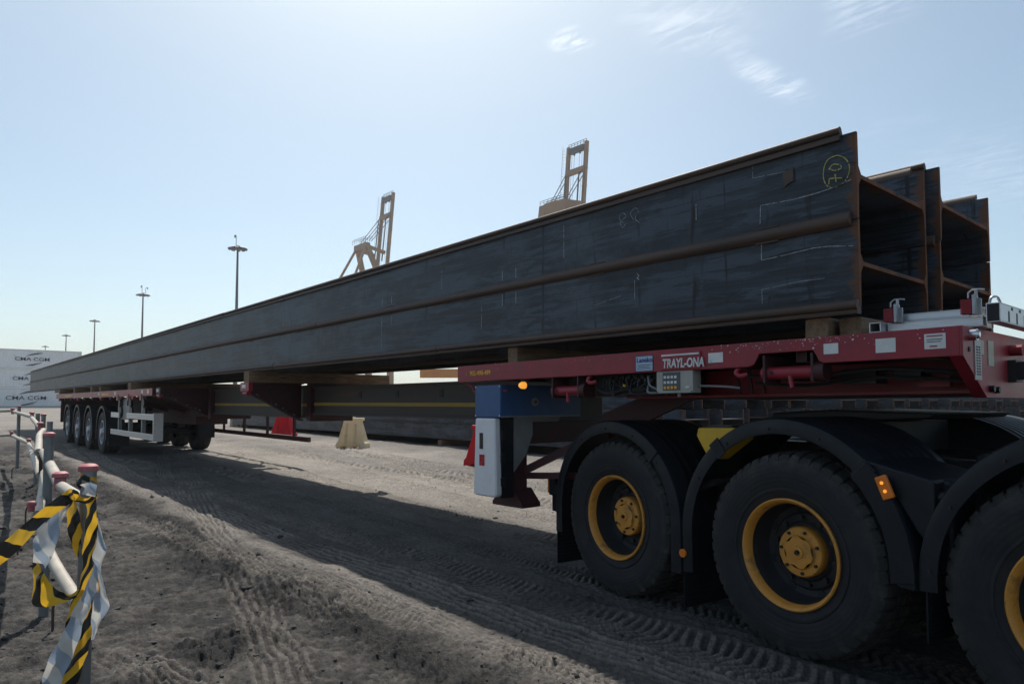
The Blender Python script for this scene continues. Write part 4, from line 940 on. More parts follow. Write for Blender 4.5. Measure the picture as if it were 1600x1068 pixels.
# white case hanging under the locker
def rounded_case():
    pts = []
    for cx, cz, a0 in ((-4.262, 0.645, 270), (-4.262, 1.225, 0), (-4.488, 1.225, 90), (-4.488, 0.645, 180)):
        rr = 0.035 if cz < 1 else 0.014
        for a in range(0, 91, 18): pts.append((cx + rr * math.cos(R(a0 + a)), cz + rr * math.sin(R(a0 + a))))
    return pts
wc = tb(MB().prism(rounded_case(), 'y', YR + 0.0, YR + 0.065), 'extinguisher_case', 'white_plastic', bevel=0.020, smooth=True)
sub(MB().box(-4.50, -4.232, YR + 0.0655, YR + 0.19, 0.60, 1.243), 'case_back', 'black_plastic', wc, bevel=0.006)
sub(MB().box(-4.44, -4.395, YR - 0.004, YR + 0.0, 0.99, 1.12), 'window', 'glass_dark', wc, bevel=0.002)
sub(MB().box(-4.44, -4.375, YR - 0.004, YR + 0.0, 0.855, 0.945), 'reflector', 'reflector_red', wc)
sub(MB().box(-4.45, -4.30, YR - 0.002, YR + 0.0, 0.735, 0.765), 'label_field', 'white_plastic', wc)
for z in (1.10, 0.92, 0.73): sub(MB().box(-4.231, -4.216, YR + 0.05, YR + 0.085, z - 0.035, z + 0.035), 'latch', 'chassis', wc)
# landing legs with gusset plates
tb(MB().prism([(YR + 0.195, 1.246), (YR + 0.40, 1.246), (YR + 0.40, 1.10), (YR + 0.33, 0.94), (YR + 0.195, 0.80)], 'x', -4.25, -4.235), 'gusset', 'grey_paint')
for y in (YR + 0.20, YF - 0.42):
    lg = tb(MB().box(-4.40, -4.26, y + 0.02, y + 0.16, 0.58, 1.25), 'landing_leg', 'trailer_dark', bevel=0.004)
    sub(MB().prism([(-4.52, 0.515), (-4.14, 0.515), (-4.14, 0.545), (-4.25, 0.66), (-4.41, 0.66), (-4.52, 0.545)], 'y', y + 0.0, y + 0.20), 'foot', 'trailer_dark', lg, bevel=0.003)
tb(MB().bar((-4.28, YR + 0.35, 0.80), (-3.2, YR + 0.75, 1.34), 0.05, 0.06), 'brace', 'trailer_dark')
tb(MB().bar((-4.28, YR + 0.35, 0.76), (-3.5, YR + 0.5, 0.80), 0.04, 0.05), 'brace', 'trailer_dark')
tb(MB().prism([(-3.62, 1.26), (-3.2, 1.40), (-2.7, 1.52), (-2.7, 1.40), (-3.15, 1.22), (-3.52, 1.08)], 'y', 4.0, 4.03), 'neck_web', 'trailer_dark')
tb(MB().box(-4.40, -4.28, 3.85, 5.5, 1.02, 1.20), 'leg_crossbeam', 'trailer_dark')

# telescopic beam in three sections with a yellow line along it
def beam(x0, x1, y0, y1, z0, z1, stripe):
    b = tb(MB().box(x0, x1, y0, y1, z0, z1), 'telescopic_beam', 'beam_brown', tilt=False, bevel=0.008)
    sub(MB().box(x0, x1, y0 - 0.03, y0, z0, z0 + 0.03).box(x0, x1, y0 - 0.03, y0, z1 - 0.03, z1), 'lip', 'beam_brown', b, tilt=False)
    sub(MB().box(x0, x1, y0 - 0.006, y0, stripe[0], stripe[1]), 'stripe', 'stripe_yellow', b, tilt=False)
    return b
b1 = beam(-9.7, -4.45, 4.40, 4.96, 1.19, 1.60, (1.325, 1.368))
for x in (-8.3, -7.35, -6.4, -5.5):
    sub(MB().box(x, x + 0.07, 4.394, 4.40, 1.43, 1.52), 'pin_slot', 'ink_dark', b1, tilt=False)
beam(-14.3, -9.7, 4.37, 4.99, 1.14, 1.63, (1.31, 1.355))
b3 = tb(MB().box(-28.0, -14.3, 4.33, 5.03, 1.08, 1.52), 'telescopic_beam', 'trailer_dark', tilt=False, bevel=0.008)

def outrigger(x, tip, capm):
    """cantilever bracket across the beam: shallow at the tips, deep at the beam."""
    yc = 4.68
    for s in (-1, 1):
        inn, out = yc + s * 0.33, yc + s * tip
        p = [(inn, 1.10), (inn, 1.655), (out, 1.655), (out, 1.535)]
        o = tb(MB().prism(p, 'x', x - 0.012, x + 0.012), 'outrigger', 'trailer_dark', tilt=False)
        sub(MB().bar((x, inn, 1.10), (x, out, 1.535), 0.16, 0.018, up=(0, 0.3, 1)), 'flange', 'trailer_dark', o, tilt=False)
        sub(MB().box(x - 0.09, x + 0.09, min(inn, out), max(inn, out), 1.645, 1.66), 'top_flange', 'trailer_dark', o, tilt=False)
        sub(MB().box(x - 0.17, x + 0.17, out - 0.03, out + 0.03, 1.535, 1.66), 'end_cap', capm, o, tilt=False, bevel=0.003)
        if s == -1:
            sub(MB().box(x - 0.10, x + 0.05, out - 0.034, out - 0.03, 1.58, 1.63), 'sticker', 'sticker_white', o, tilt=False)
            cp_ = MB(); rg = random.Random(int(-x * 10))
            for k in range(16):
                t = rg.uniform(0.05, 0.9); yy = out + (inn - out) * t; zz = 1.535 + (1.10 - 1.535) * t + 0.03 + rg.uniform(-0.01, 0.012); q = rg.uniform(0.006, 0.018)
                cp_.add([(x + 0.013, yy - q, zz), (x + 0.013, yy, zz - q * 0.6), (x + 0.013, yy + q, zz), (x + 0.013, yy, zz + q * 0.5)], [(0, 1, 2, 3)])
            sub(cp_, 'worn_spot', 'sticker_cream', o, tilt=False)['kind'] = 'stuff'
            sub(MB().cyl((x - 0.08, out, 1.50), (x + 0.10, out, 1.50), 0.035, n=12).box(x - 0.09, x - 0.08, out - 0.03, out + 0.03, 1.49, 1.54), 'strap_winch', 'trailer_red', o, tilt=False)
outrigger(-10.05, 1.16, 'trailer_red')
sl = tb(MB().box(-9.80, -9.68, 4.33, 5.03, 1.09, 1.66), 'sleeve_collar', 'trailer_dark', tilt=False, bevel=0.005)
outrigger(-14.55, 1.25, 'trailer_dark')
tb(MB().box(-14.36, -14.22, 4.28, 5.08, 1.04, 1.66), 'sleeve_collar', 'trailer_dark', tilt=False, bevel=0.005)
# light ladder-like guard on the far side behind the bogie
gd = MB().bar((-24, 7.05 - 1.0, 0.62), (-13.2, 5.9, 0.62), 0.06, 0.10)
for k in range(6): gd.bar((-14.0 - k * 1.5, 5.92, 0.62), (-14.0 - k * 1.5, 5.92, 1.15), 0.05, 0.05, up=(0, 1, 0))
tb(gd, 'side_guard', 'trailer_dark', tilt=False)

# ------------------------------------------------------------------ rear bogie
YB0, YB1 = 3.40, 5.94
rb = tb(MB().box(-28.3, -15.0, YB0, YB0 + 0.02, 1.505, 1.655).box(-28.3, -15.0, YB0 + 0.02, YB0 + 0.10, 1.64, 1.655), 'side_rail', 'trailer_red', tilt=False, bevel=0.004)
for x in (-20.6, -18.6, -15.9, -15.4): sub(MB().box(x, x + 0.14, YB0 - 0.004, YB0, 1.55, 1.63), 'reflector', 'sticker_white', rb, tilt=False)
for x0, x1 in ((-26.3, -25.0), (-20.2, -19.3)): sub(MB().box(x0, x1, YB0 - 0.003, YB0, 1.555, 1.60), 'lettering_strip', 'ink_yellow', rb, tilt=False)
tb(MB().box(-28.3, -15.0, YB1 - 0.02, YB1, 1.505, 1.655), 'side_rail', 'trailer_red', tilt=False)
tb(MB().box(-28.3, -15.0, YB0 + 0.10, YB1 - 0.02, 1.60, 1.645), 'deck_plate', 'trailer_dark', tilt=False)
tb(MB().box(-28.35, -28.28, YB0 + 0.15, YB1 - 0.15, 0.75, 1.5), 'rear_bumper', 'trailer_dark', tilt=False)
tb(MB().box(-27.2, -27.15, YB0 + 0.0, YB0 + 0.6, 0.72, 1.30), 'rear_mudflap', 'trailer_dark', tilt=False)
for k in range(9):
    x = -27.6 + k * 1.45; tb(MB().bar((x, YB0 + 0.05, 1.50), (x, 4.3, 1.20), 0.05, 0.12), 'cross_member', 'trailer_dark', tilt=False)
for k in range(10):
    x = -27.5 + k * 1.2
    tb(MB().cyl((x, YB0 + 0.02, 1.47), (x + 0.12, YB0 + 0.02, 1.47), 0.04, n=10).box(x - 0.02, x, YB0 - 0.02, YB0 + 0.06, 1.42, 1.51), 'strap_winch', 'trailer_dark' if k % 3 else 'trailer_red', tilt=False)
for x in (-18.3, -17.2, -16.0):
    s_ = tb(MB().box(x, x + 0.10, YB0 + 0.03, YB0 + 0.10, 0.62, 1.52), 'stanchion', 'grey_paint', tilt=False)
    sub(MB().box(x - 0.02, x + 0.14, YB0 - 0.012, YB0 + 0.0, 1.42, 1.56), 'bracket', 'trailer_red', s_, tilt=False)
    sub(MB().cyl((x + 0.25, YB0 + 0.05, 1.36), (x + 0.25, YB0 + 0.0, 1.36), 0.09, n=14).cyl((x + 0.25, YB0 + 0.06, 1.15), (x + 0.25, YB0 + 0.02, 1.15), 0.13, n=14), 'spool', 'chassis', s_, tilt=False)
tl = tb(MB().box(-18.12, -17.28, YB0 + 0.06, YB0 + 0.40, 0.98, 1.47), 'tool_box', 'grey_paint', tilt=False, bevel=0.006)
for x in (-18.0, -17.45): sub(MB().box(x, x + 0.06, YB0 + 0.04, YB0 + 0.06, 1.30, 1.42), 'hinge', 'chassis', tl, tilt=False)
sg = tb(MB().box(-18.9, -18.0, YB0 - 0.01, YB0 + 0.02, 1.02, 1.14).box(-17.2, -14.85, YB0 - 0.01, YB0 + 0.02, 1.02, 1.14).box(-18.9, -14.85, YB0 - 0.01, YB0 + 0.02, 0.62, 0.74), 'side_guard', 'aluminium', tilt=False, bevel=0.004)
sub(MB().box(-14.85, -14.80, YB0 - 0.01, YB0 + 0.17, 0.60, 1.16), 'end_panel', 'aluminium', sg, tilt=False, bevel=0.004)
gr_ = MB()
for z in (1.06, 1.10, 0.66, 0.70): gr_.box(-17.2 if z > 1 else -18.9, -14.86, YB0 - 0.0115, YB0 - 0.0098, z - 0.004, z + 0.004)
sub(gr_, 'groove', 'grey_paint', sg, tilt=False)
tb(MB().box(-18.9, -15.4, 4.35, 5.0, 0.90, 1.08), 'chassis_box', 'trailer_dark', tilt=False)

def lug_tyre(R0, W, r_in, nl=46, dep=0.014, duty=0.68):
    """tyre revolved about y (outer face at y=0); shoulder and tread rings step down between lugs."""
    prof = [(r_in, 0.035, 0), (r_in + 0.012, 0.012, 0), (r_in + 0.05, 0.0, 0), (r_in + 0.053, -0.006, 0), (r_in + 0.065, -0.006, 0), (r_in + 0.068, -0.001, 0), (R0 - 0.125, -0.014, 0), (R0 - 0.09, -0.014, 0), (R0 - 0.055, -0.006, 0.0),
            (R0 - 0.045, -0.004, 0.25), (R0 - 0.014, 0.012, 0.75), (R0 - 0.004, 0.04, 1), (R0 + 0.003, W * 0.28, 1), (R0 - 0.010, W * 0.29, 0.2), (R0 - 0.010, W * 0.33, 0.2), (R0 + 0.004, W * 0.34, 1), (R0 + 0.005, W * 0.48, 1),
            (R0 - 0.010, W * 0.485, 0), (R0 - 0.010, W * 0.515, 0), (R0 + 0.005, W * 0.52, 1), (R0 + 0.004, W * 0.66, 1), (R0 - 0.010, W * 0.67, 0.2), (R0 - 0.010, W * 0.71, 0.2), (R0 + 0.003, W * 0.72, 1), (R0, W - 0.045, 1), (R0 - 0.012, W - 0.014, 1), (R0 - 0.06, W, 0), (r_in + 0.05, W - 0.01, 0), (r_in, W - 0.04, 0)]
    m = MB(); M = len(prof); vs = []; rows = 0
    st = 2 * math.pi / nl
    for i in range(nl):
        for f, g in ((0.0, 0), (duty * 0.5, 0), (duty, 0), (duty + 0.03, 1), (0.97, 1)):
            for k, (r, y, w) in enumerate(prof):
                t = (i + f + 0.35 * (0.5 - abs(y / W - 0.5)) * 2 * (1 if w else 0)) * st
                rr = r - (dep * w if g else 0)
                vs.append((rr * math.cos(t), y, rr * math.sin(t)))
            rows += 1
    fs = [(i * M + k, i * M + k + 1, ((i + 1) % rows) * M + k + 1, ((i + 1) % rows) * M + k) for i in range(rows) for k in range(M - 1)]
    m.add(vs, fs); m.mi = [1 if 9 <= k <= 25 else 0 for i in range(rows) for k in range(M - 1)]
    return m
def tyre_mesh(name, *a, **k):
    m = lug_tyre(*a, **k); mi = m.mi; m.mi = None
    me = m.mesh(name, ['tyre', 'tread_rubber'], smooth=True)
    me.polygons.foreach_set('material_index', mi); me.update(); return me

def arch_path(c, z, Rr, a0, a1, left_z=None, right_z=None, n=26):
    """path over a wheel from the left (angle a0 > 180 side) to the right; returns (point, normal)."""
    pth = []
    for i in range(n + 1):
        a = R(a0 + (a1 - a0) * i / n); pth.append(((c + Rr * math.cos(a), z + Rr * math.sin(a)), (math.cos(a), math.sin(a))))
    if left_z is not None: p, nn = pth[0]; pth.insert(0, ((p[0] - 0.0, left_z), nn))
    if right_z is not None: p, nn = pth[-1]; pth.append(((p[0] + 0.0, right_z), nn))
    return pth
# four axles, single wide tyres
ty_b = tyre_mesh('bogie_tyre', 0.535, 0.36, 0.29, nl=60, dep=0.005)
rim_b = MB().lathe([(0.30, 0.03), (0.305, 0.008), (0.29, 0.0), (0.278, 0.012), (0.272, 0.07), (0.25, 0.085), (0.16, 0.05), (0.15, 0.03), (0.11, 0.03), (0.10, 0.005), (0.085, -0.03), (0.001, -0.034)], 40).mesh('bogie_rim', 'rim_silver', smooth=True)
nut_me = MB()
for k in range(10):
    a = 2 * math.pi * k / 10; nut_me.cyl((0.135 * math.cos(a), 0.03, 0.135 * math.sin(a)), (0.135 * math.cos(a), 0.002, 0.135 * math.sin(a)), 0.013, n=6)
nut_b = nut_me.mesh('wheel_nuts', 'galvanised')
for k, x in enumerate((-20.05, -21.95, -23.82, -25.68)):
    g = slope(x) + 0.0
    for side in (0, 1):
        y = YB0 if side == 0 else YB1
        w = obj('wheel', rim_b, tr, Vector((x, y, g + 0.545)) - TO, R(180) * side)
        obj('tyre', ty_b, w); obj('wheel_nuts', nut_b, w)['kind'] = 'stuff'
        sec = [(0, -0.02), (0.012, -0.02), (0.012, 0.40), (0, 0.40), (0, 0.0), (-0.045, 0.0), (-0.045, -0.02)]
        if side: sec = [(a, -b) for a, b in sec]
        m = MB().sweep(arch_path(x, g + 0.55, 0.66, 188, -8, g + 0.36, g + 0.36, 20), sec)
        m.xf(lambda X, Y_, Z: (X, Y_ + y, Z))
        f = tb(m, 'wheel_arch', 'black_plastic', tilt=False, smooth=True)
    tb(MB().cyl((x, YB0 + 0.3, g + 0.545), (x, YB1 - 0.3, g + 0.545), 0.07, n=12).cyl((x, YB0 + 0.34, g + 0.545), (x, YB0 + 0.40, g + 0.545), 0.2, n=20).box(x - 0.4, x + 0.1, YB0 + 0.55, YB0 + 0.70, g + 0.62, g + 0.72), 'axle', 'chassis', tilt=False)
tb(MB().box(-19.42, -19.36, YB0 + 0.03, YB0 + 0.5, 0.3, 0.75), 'mudflap', 'black_plastic', tilt=False)

# ------------------------------------------------------------------ dunnage
def timber(x0, x1, y0, y1, z0, z1, lab, group='timbers under the pile load', rz=0.0):
    m = MB(); rg = random.Random(int(abs(x0) * 97)); N = 9
    vs = []
    for i in range(N + 1):
        y = y0 + (y1 - y0) * i / N; j = lambda: rg.uniform(-0.006, 0.006)
        vs += [(x0 + j(), y, z0), (x1 + j(), y, z0), (x1 + j(), y, z1), (x0 + j(), y, z1)]
    m.add(vs, [(0, 1, 2, 3), (N * 4 + 3, N * 4 + 2, N * 4 + 1, N * 4)] + [(i * 4 + k, (i + 1) * 4 + k, (i + 1) * 4 + (k + 1) % 4, i * 4 + (k + 1) % 4) for i in range(N) for k in range(4)])
    o = m.build('timber', 'timber', None, bevel=0.006, off=((x0 + x1) / 2, (y0 + y1) / 2, z0)); o.rotation_euler = (0, 0, rz)
    tag(o, lab, 'timber', group); return o
LB = 1.821
timber(-1.775, -1.65, 3.615, 5.85, 1.7035, LB, 'short-looking timber packer under the chalked pile end, near the front of the deck')
timber(-1.62, -1.50, 3.68, 5.80, 1.7045, LB - 0.004, 'cracked timber beside the front packer, set back under the pile end')
timber(-4.285, -4.165, 3.62, 5.85, 1.6815, LB, 'timber block above the maroon rail, over the blue locker')
timber(-10.17, -9.97, 3.52, 5.85, 1.661, LB, 'long timber lying on the outrigger in the middle of the trailer', rz=R(0.5))
for x, lab in ((-28.0, 'rearmost timber under the piles on the rear deck'), (-24.9, 'second timber from the rear on the rear deck'), (-22.0, 'third timber from the rear on the rear deck'), (-17.3, 'big timber packer near the front edge of the rear deck')):
    timber(x - (0.15 if x > -20 else 0.12), x + (0.15 if x > -20 else 0.12), 3.45, 5.9, 1.656, LB, lab, rz=R(random.uniform(-1, 1)))
timber(-20.6, -20.45, 3.40, 4.6, 1.657, 1.78, 'loose timber end poking out under the piles on the rear deck', rz=R(6))

# ------------------------------------------------------------------ aluminium profiles on the front corner of the deck
al = empty('aluminium_frame', (-1.0, 3.7, 1.71)); tag(al, 'aluminium ladder-like frame lying on the front corner of the deck', 'aluminium frame')
A0 = al.location
def ab(mb, name, m, parent=None, **kw):
    mb.xf(lambda x, y, z: (x - A0.x, y - A0.y, z - A0.z)); return mb.build(name, m, parent or al, **kw)
def hollow(x0, x1, y0, y1, z0, z1, ax, t=0.005):
    m = MB()
    if ax == 'x':
        m.box(x0, x1, y0, y1, z1 - t, z1).box(x0, x1, y0, y1, z0, z0 + t).box(x0, x1, y0, y0 + t, z0 + t, z1 - t).box(x0, x1, y1 - t, y1, z0 + t, z1 - t)
    else:
        m.box(x0, x1, y0, y1, z1 - t, z1).box(x0, x1, y0, y1, z0, z0 + t).box(x0, x0 + t, y0, y1, z0 + t, z1 - t).box(x1 - t, x1, y0, y1, z0 + t, z1 - t)
    return m
ab(hollow(-1.33, -0.955, 3.66, 3.70, 1.770, 1.806, 'x'), 'profile', 'aluminium', bevel=0.0015)
ab(hollow(-1.36, -0.955, 3.63, 3.695, 1.716, 1.766, 'x'), 'profile', 'aluminium', bevel=0.0015)
ab(hollow(-1.42, -1.365, 3.56, 4.6, 1.7155, 1.7655, 'y'), 'profile', 'aluminium', bevel=0.0015)
lb = ab(hollow(-0.935, -0.88, 3.60, 5.95, 1.728, 1.815, 'y'), 'long_profile', 'aluminium', bevel=0.0015)
sl = MB()
for k in range(17):
    y = 3.72 + k * 0.13
    sl.box(-0.8803, -0.8792, y, y + 0.022, 1.735, 1.785); sl.box(-0.8803, -0.8792, y + 0.05, y + 0.078, 1.792, 1.806)
ab(sl, 'slot', 'ink_dark', lb if False else None)
ab(MB().box(-0.9295, -0.8855, 3.5985, 3.6005, 1.7345, 1.8085), 'end_opening', 'ink_dark')
ab(MB().box(-1.36, -0.96, 3.705, 3.78, 1.716, 1.74), 'base_plate', 'aluminium', bevel=0.001)
def clamp(x, y, z):
    rb_ = MB()
    for k in range(6): rb_.box(x - 0.022, x + 0.022, y - 0.012, y + 0.03, z + k * 0.0115, z + 0.008 + k * 0.0115)
    rb_.box(x - 0.018, x + 0.018, y - 0.007, y + 0.03, z, z + 0.066); ab(rb_, 'rubber_buffer', 'rubber_red')
    ab(MB().box(x + 0.024, x + 0.036, y - 0.01, y + 0.04, z - 0.004, z + 0.085).box(x + 0.0, x + 0.05, y + 0.031, y + 0.040, z - 0.004, z + 0.07), 'clamp_body', 'galvanised', bevel=0.001)
    h = z - 0.012
    ab(MB().tube([(x + 0.005, y + 0.01, h + 0.085), (x + 0.005, y + 0.01, h + 0.108), (x + 0.02, y + 0.012, h + 0.121), (x + 0.05, y + 0.012, h + 0.121), (x + 0.068, y + 0.012, h + 0.117)], 0.004, 8), 'clamp_handle', 'galvanised', smooth=True)
    ab(MB().tube([(x + 0.036, y + 0.01, h + 0.119), (x + 0.036, y + 0.01, h + 0.08)], 0.007, 8), 'clamp_screw', 'galvanised', smooth=True)
clamp(-1.335, 3.585, 1.765); clamp(-1.005, 3.585, 1.772)
ab(MB().tube(catmull([(-0.925, 3.62, 1.812), (-0.92, 3.63, 1.842), (-0.90, 3.64, 1.842), (-0.89, 3.65, 1.812)], 4), 0.006, 6), 'latch_hook', 'galvanised', smooth=True)

# ------------------------------------------------------------------ tractor
tk = empty('tractor_truck', (-1.794, 3.535, 0.0), R(-8)); tag(tk, 'tractor unit with black mudguards and yellow wheel rims under the trailer front', 'truck')
WZ = 0.555
ty = tyre_mesh('drive_tyre', 0.545, 0.30, 0.284, nl=50, dep=0.013, duty=0.74)
rim = MB().lathe([(0.288, 0.03), (0.297, 0.012), (0.298, -0.002), (0.291, -0.008), (0.282, -0.003), (0.274, 0.014), (0.268, 0.03), (0.266, 0.048)], 64).mesh('rim', 'rim_yellow', smooth=True)
dish = MB().lathe([(0.2655, 0.048), (0.262, 0.14), (0.245, 0.172), (0.215, 0.18), (0.20, 0.165), (0.165, 0.165), (0.15, 0.15), (0.14, 0.15)], 64)
for k in range(10):
    a = 2 * math.pi * k / 10; dish.cyl((0.18 * math.cos(a), 0.166, 0.18 * math.sin(a)), (0.18 * math.cos(a), 0.14, 0.18 * math.sin(a)), 0.015, n=6)
dish = dish.mesh('dish', 'rim_dark', smooth=True)
hole = MB()
for k in range(8):
    a = 2 * math.pi * (k + 0.5) / 8; c, s = math.cos(a), math.sin(a)
    hole.cyl((0.235 * c, 0.1785, 0.235 * s), (0.235 * c, 0.172, 0.235 * s), 0.024, n=12)
hole = hole.mesh('hand_hole', 'ink_dark')
hub = MB().lathe([(0.135, 0.17), (0.138, 0.125), (0.134, 0.11), (0.128, 0.104), (0.095, 0.102), (0.088, 0.092)], 40)
# star-shaped raised boss
st = []
for k in range(18):
    a = 2 * math.pi * k / 18; st.append((0.088 * (1.0 if k % 3 else 0.86) * math.cos(a), 0.088 * (1.0 if k % 3 else 0.86) * math.sin(a)))
hub.prism(st, 'y', 0.102, 0.088); hub.lathe([(0.035, 0.090), (0.032, 0.080), (0.016, 0.078), (0.014, 0.090)], 20)
hub = hub.mesh('hub', 'rim_yellow', smooth=True)
hb = MB()
for k in range(7):
    a = 2 * math.pi * k / 7 + 0.3; hb.cyl((0.113 * math.cos(a), 0.104, 0.113 * math.sin(a)), (0.113 * math.cos(a), 0.093, 0.113 * math.sin(a)), 0.0095, n=6)
hb.cyl((0, 0.090, 0), (0, 0.066, 0), 0.011, n=8)
hb = hb.mesh('hub_bolts', 'rim_dark')
TX = (-1.465, -0.065, 1.25)
for k, x in enumerate(TX):
    for side in (0, 1):
        y = 0.0 if side == 0 else 2.48
        w = obj('wheel', rim, tk, (x, y, WZ), R(180) * side)
        w.rotation_euler = (0, R(37 * k + 11), R(180) * side)
        for nm, me in (('tyre', ty), ('dish', dish), ('hand_hole', hole), ('hub', hub), ('hub_bolts', hb)):
            o_ = obj(nm, me, w)
            if nm in ('hand_hole', 'hub_bolts'): o_['kind'] = 'stuff'
        t2 = obj('inner_tyre', ty, tk, (x, 0.345 if side == 0 else 2.48 - 0.345, WZ), R(180) * side)
        t2.rotation_euler = (0, R(20 * k), R(180) * side)
    MB().cyl((x, 0.25, WZ), (x, 2.23, WZ), 0.11, n=16).cyl((x, 1.0, WZ), (x, 1.48, WZ), 0.24, 0.24, n=20).build('axle', 'chassis', tk, smooth=True)

def mudguard(c, Rr, a0, a1, lz, rz_, lip=0.075, y0=-0.03, y1=0.66, flip=False):
    ribs = []
    for k in range(8):
        y = 0.09 + k * 0.07; ribs += [(0.010, y), (0.0145, y + 0.006), (0.0145, y + 0.018), (0.010, y + 0.024)]
    sec = [(-lip, y0 + 0.012), (-lip, y0), (-0.02, y0 - 0.004), (0.004, y0 + 0.004), (0.012, y0 + 0.02)] + ribs + [(0.010, y1), (0.0, y1), (0.0, y0 + 0.02), (-0.015, y0 + 0.012)]
    if flip: sec = [(a, 2.48 - b) for a, b in sec]
    return MB().sweep(arch_path(c, WZ + 0.02, Rr, a0, a1, lz, rz_, 40), sec)
for side in (0, 1):
    fl = bool(side)
    mudguard(-1.475, 0.655, 183, 2, 0.36, 0.30, flip=fl).build('mudguard', 'black_plastic', tk, smooth=True)
    mudguard(-0.095, 0.70, 186, -2, 0.32, 0.52, flip=fl).build('mudguard', 'black_plastic', tk, smooth=True)
    mudguard(1.33, 0.70, 184, 0, 0.56, 0.35, flip=fl).build('mudguard', 'black_plastic', tk, smooth=True)
    for x, z0, z1 in ((-2.155, 0.10, 0.48), (-0.815, 0.085, 0.50), (0.645, 0.29, 0.72)):
        ya, yb = (0.0, 0.62) if side == 0 else (1.86, 2.48)
        mf = MB().box(x - 0.004, x + 0.004, ya, yb, z0, z1)
        for k in range(10): mf.box(x + 0.004, x + 0.008, ya + 0.02, yb - 0.02, z0 + 0.03 + k * 0.03, z0 + 0.042 + k * 0.03)
        mf.build('mudflap', 'black_plastic', tk)
for c, Rr in ((-0.095, 0.695), (1.33, 0.695), (-1.475, 0.65)):
    pts = [(c + Rr * math.cos(R(a)), WZ + 0.02 + Rr * math.sin(R(a))) for a in range(0, 181, 9)]
    MB().prism(pts, 'y', 1.845, 1.855).build('inner_panel', 'black_plastic', tk)
# joints and brackets of the near guards
for (c, Rr, a) in ((-1.475, 0.655, 48), (-0.095, 0.70, 128), (-0.095, 0.70, 44), (-1.475, 0.655, 170)):
    p = []
    for da in (-3.2, 3.2):
        q = R(a + da); p.append((math.cos(q), math.sin(q)))
    m = MB().prism([(c + p[0][0] * (Rr - 0.09), WZ + 0.02 + p[0][1] * (Rr - 0.09)), (c + p[0][0] * (Rr + 0.016), WZ + 0.02 + p[0][1] * (Rr + 0.016)), (c + p[1][0] * (Rr + 0.016), WZ + 0.02 + p[1][1] * (Rr + 0.016)), (c + p[1][0] * (Rr - 0.09), WZ + 0.02 + p[1][1] * (Rr - 0.09))], 'y', -0.040, -0.031)
    m.build('guard_joint', 'black_plastic', tk, bevel=0.002)
for (c, Rr, arcs) in ((-1.475, 0.655, range(14, 176, 27)), (-0.095, 0.70, range(14, 176, 27)), (1.33, 0.70, range(95, 180, 27))):
    for a in arcs:
        q = R(a); x_, z_ = c + (Rr - 0.045) * math.cos(q), WZ + 0.02 + (Rr - 0.045) * math.sin(q)
        MB().cyl((x_, -0.030, z_), (x_, -0.040, z_), 0.007, n=6).build('guard_bolt', 'rim_dark', tk)
# wide side panel on the front part of the middle guard, with its lamp
sp_ = []
for a in (46, 36, 26, 16, 6, 0): sp_.append((-0.095 + 0.71 * math.cos(R(a)), WZ + 0.02 + 0.71 * math.sin(R(a))))
sp_ += [(-0.095 + 0.71, 0.55)]
inner = [(-0.095 + 0.60 * math.cos(R(a)), WZ + 0.02 + 0.60 * math.sin(R(a))) for a in (0, 10, 20, 30, 40, 46)]
MB().prism(sp_ + [(-0.095 + 0.60, 0.53)] + inner, 'y', -0.045, -0.034).build('side_panel', 'black_plastic', tk, bevel=0.004)
MB().prism([(0.36, 1.10), (0.70, 1.02), (0.70, 0.70), (0.62, 0.78), (0.52, 0.94)], 'y', -0.02, 0.50).build('guard_box', 'black_plastic', tk, bevel=0.012)
lm = MB().box(-0.028, 0.028, -0.022, 0.0, -0.055, 0.055).build('side_lamp', 'amber', tk, bevel=0.006); lm.location = (0.50, -0.047, 0.975); lm.rotation_euler = (0, R(-22), 0)
for z in (-0.018, 0.022):
    MB().cyl((0, -0.0225, z), (0, -0.026, z), 0.008, n=12).build('bulb', 'amber_lit', lm)
MB().cyl((-0.785, -0.045, 0.435), (-0.785, -0.030, 0.435), 0.026, n=18).cyl((-0.785, -0.048, 0.435), (-0.785, -0.045, 0.435), 0.008, n=10).build('side_reflector', 'amber', tk, smooth=True)
tlm = MB().box(-2.30, -2.22, 0.02, 0.34, 0.62, 0.80).build('tail_lamp', 'black_plastic', tk, bevel=0.008)
MB().box(-2.325, -2.30, 0.03, 0.14, 0.635, 0.785).build('lens', 'amber', tlm); MB().box(-2.325, -2.30, 0.145, 0.33, 0.635, 0.785).build('lens', 'tail_red', tlm)
MB().box(-2.24, -2.16, 0.01, 0.30, 0.50, 0.66).build('lamp_bracket', 'black_plastic', tk, bevel=0.006)
# yellow wheel chock in its holder between the guards
ck = MB().prism([(-0.685, 1.215), (-0.40, 1.222), (-0.415, 1.15), (-0.60, 1.02), (-0.70, 1.165)], 'y', 0.0, 0.18).build('wheel_chock', 'chock_yellow', tk, bevel=0.008)
MB().box(-0.64, -0.45, 0.03, 0.15, 1.222, 1.232).build('chock_handle', 'chassis', ck)
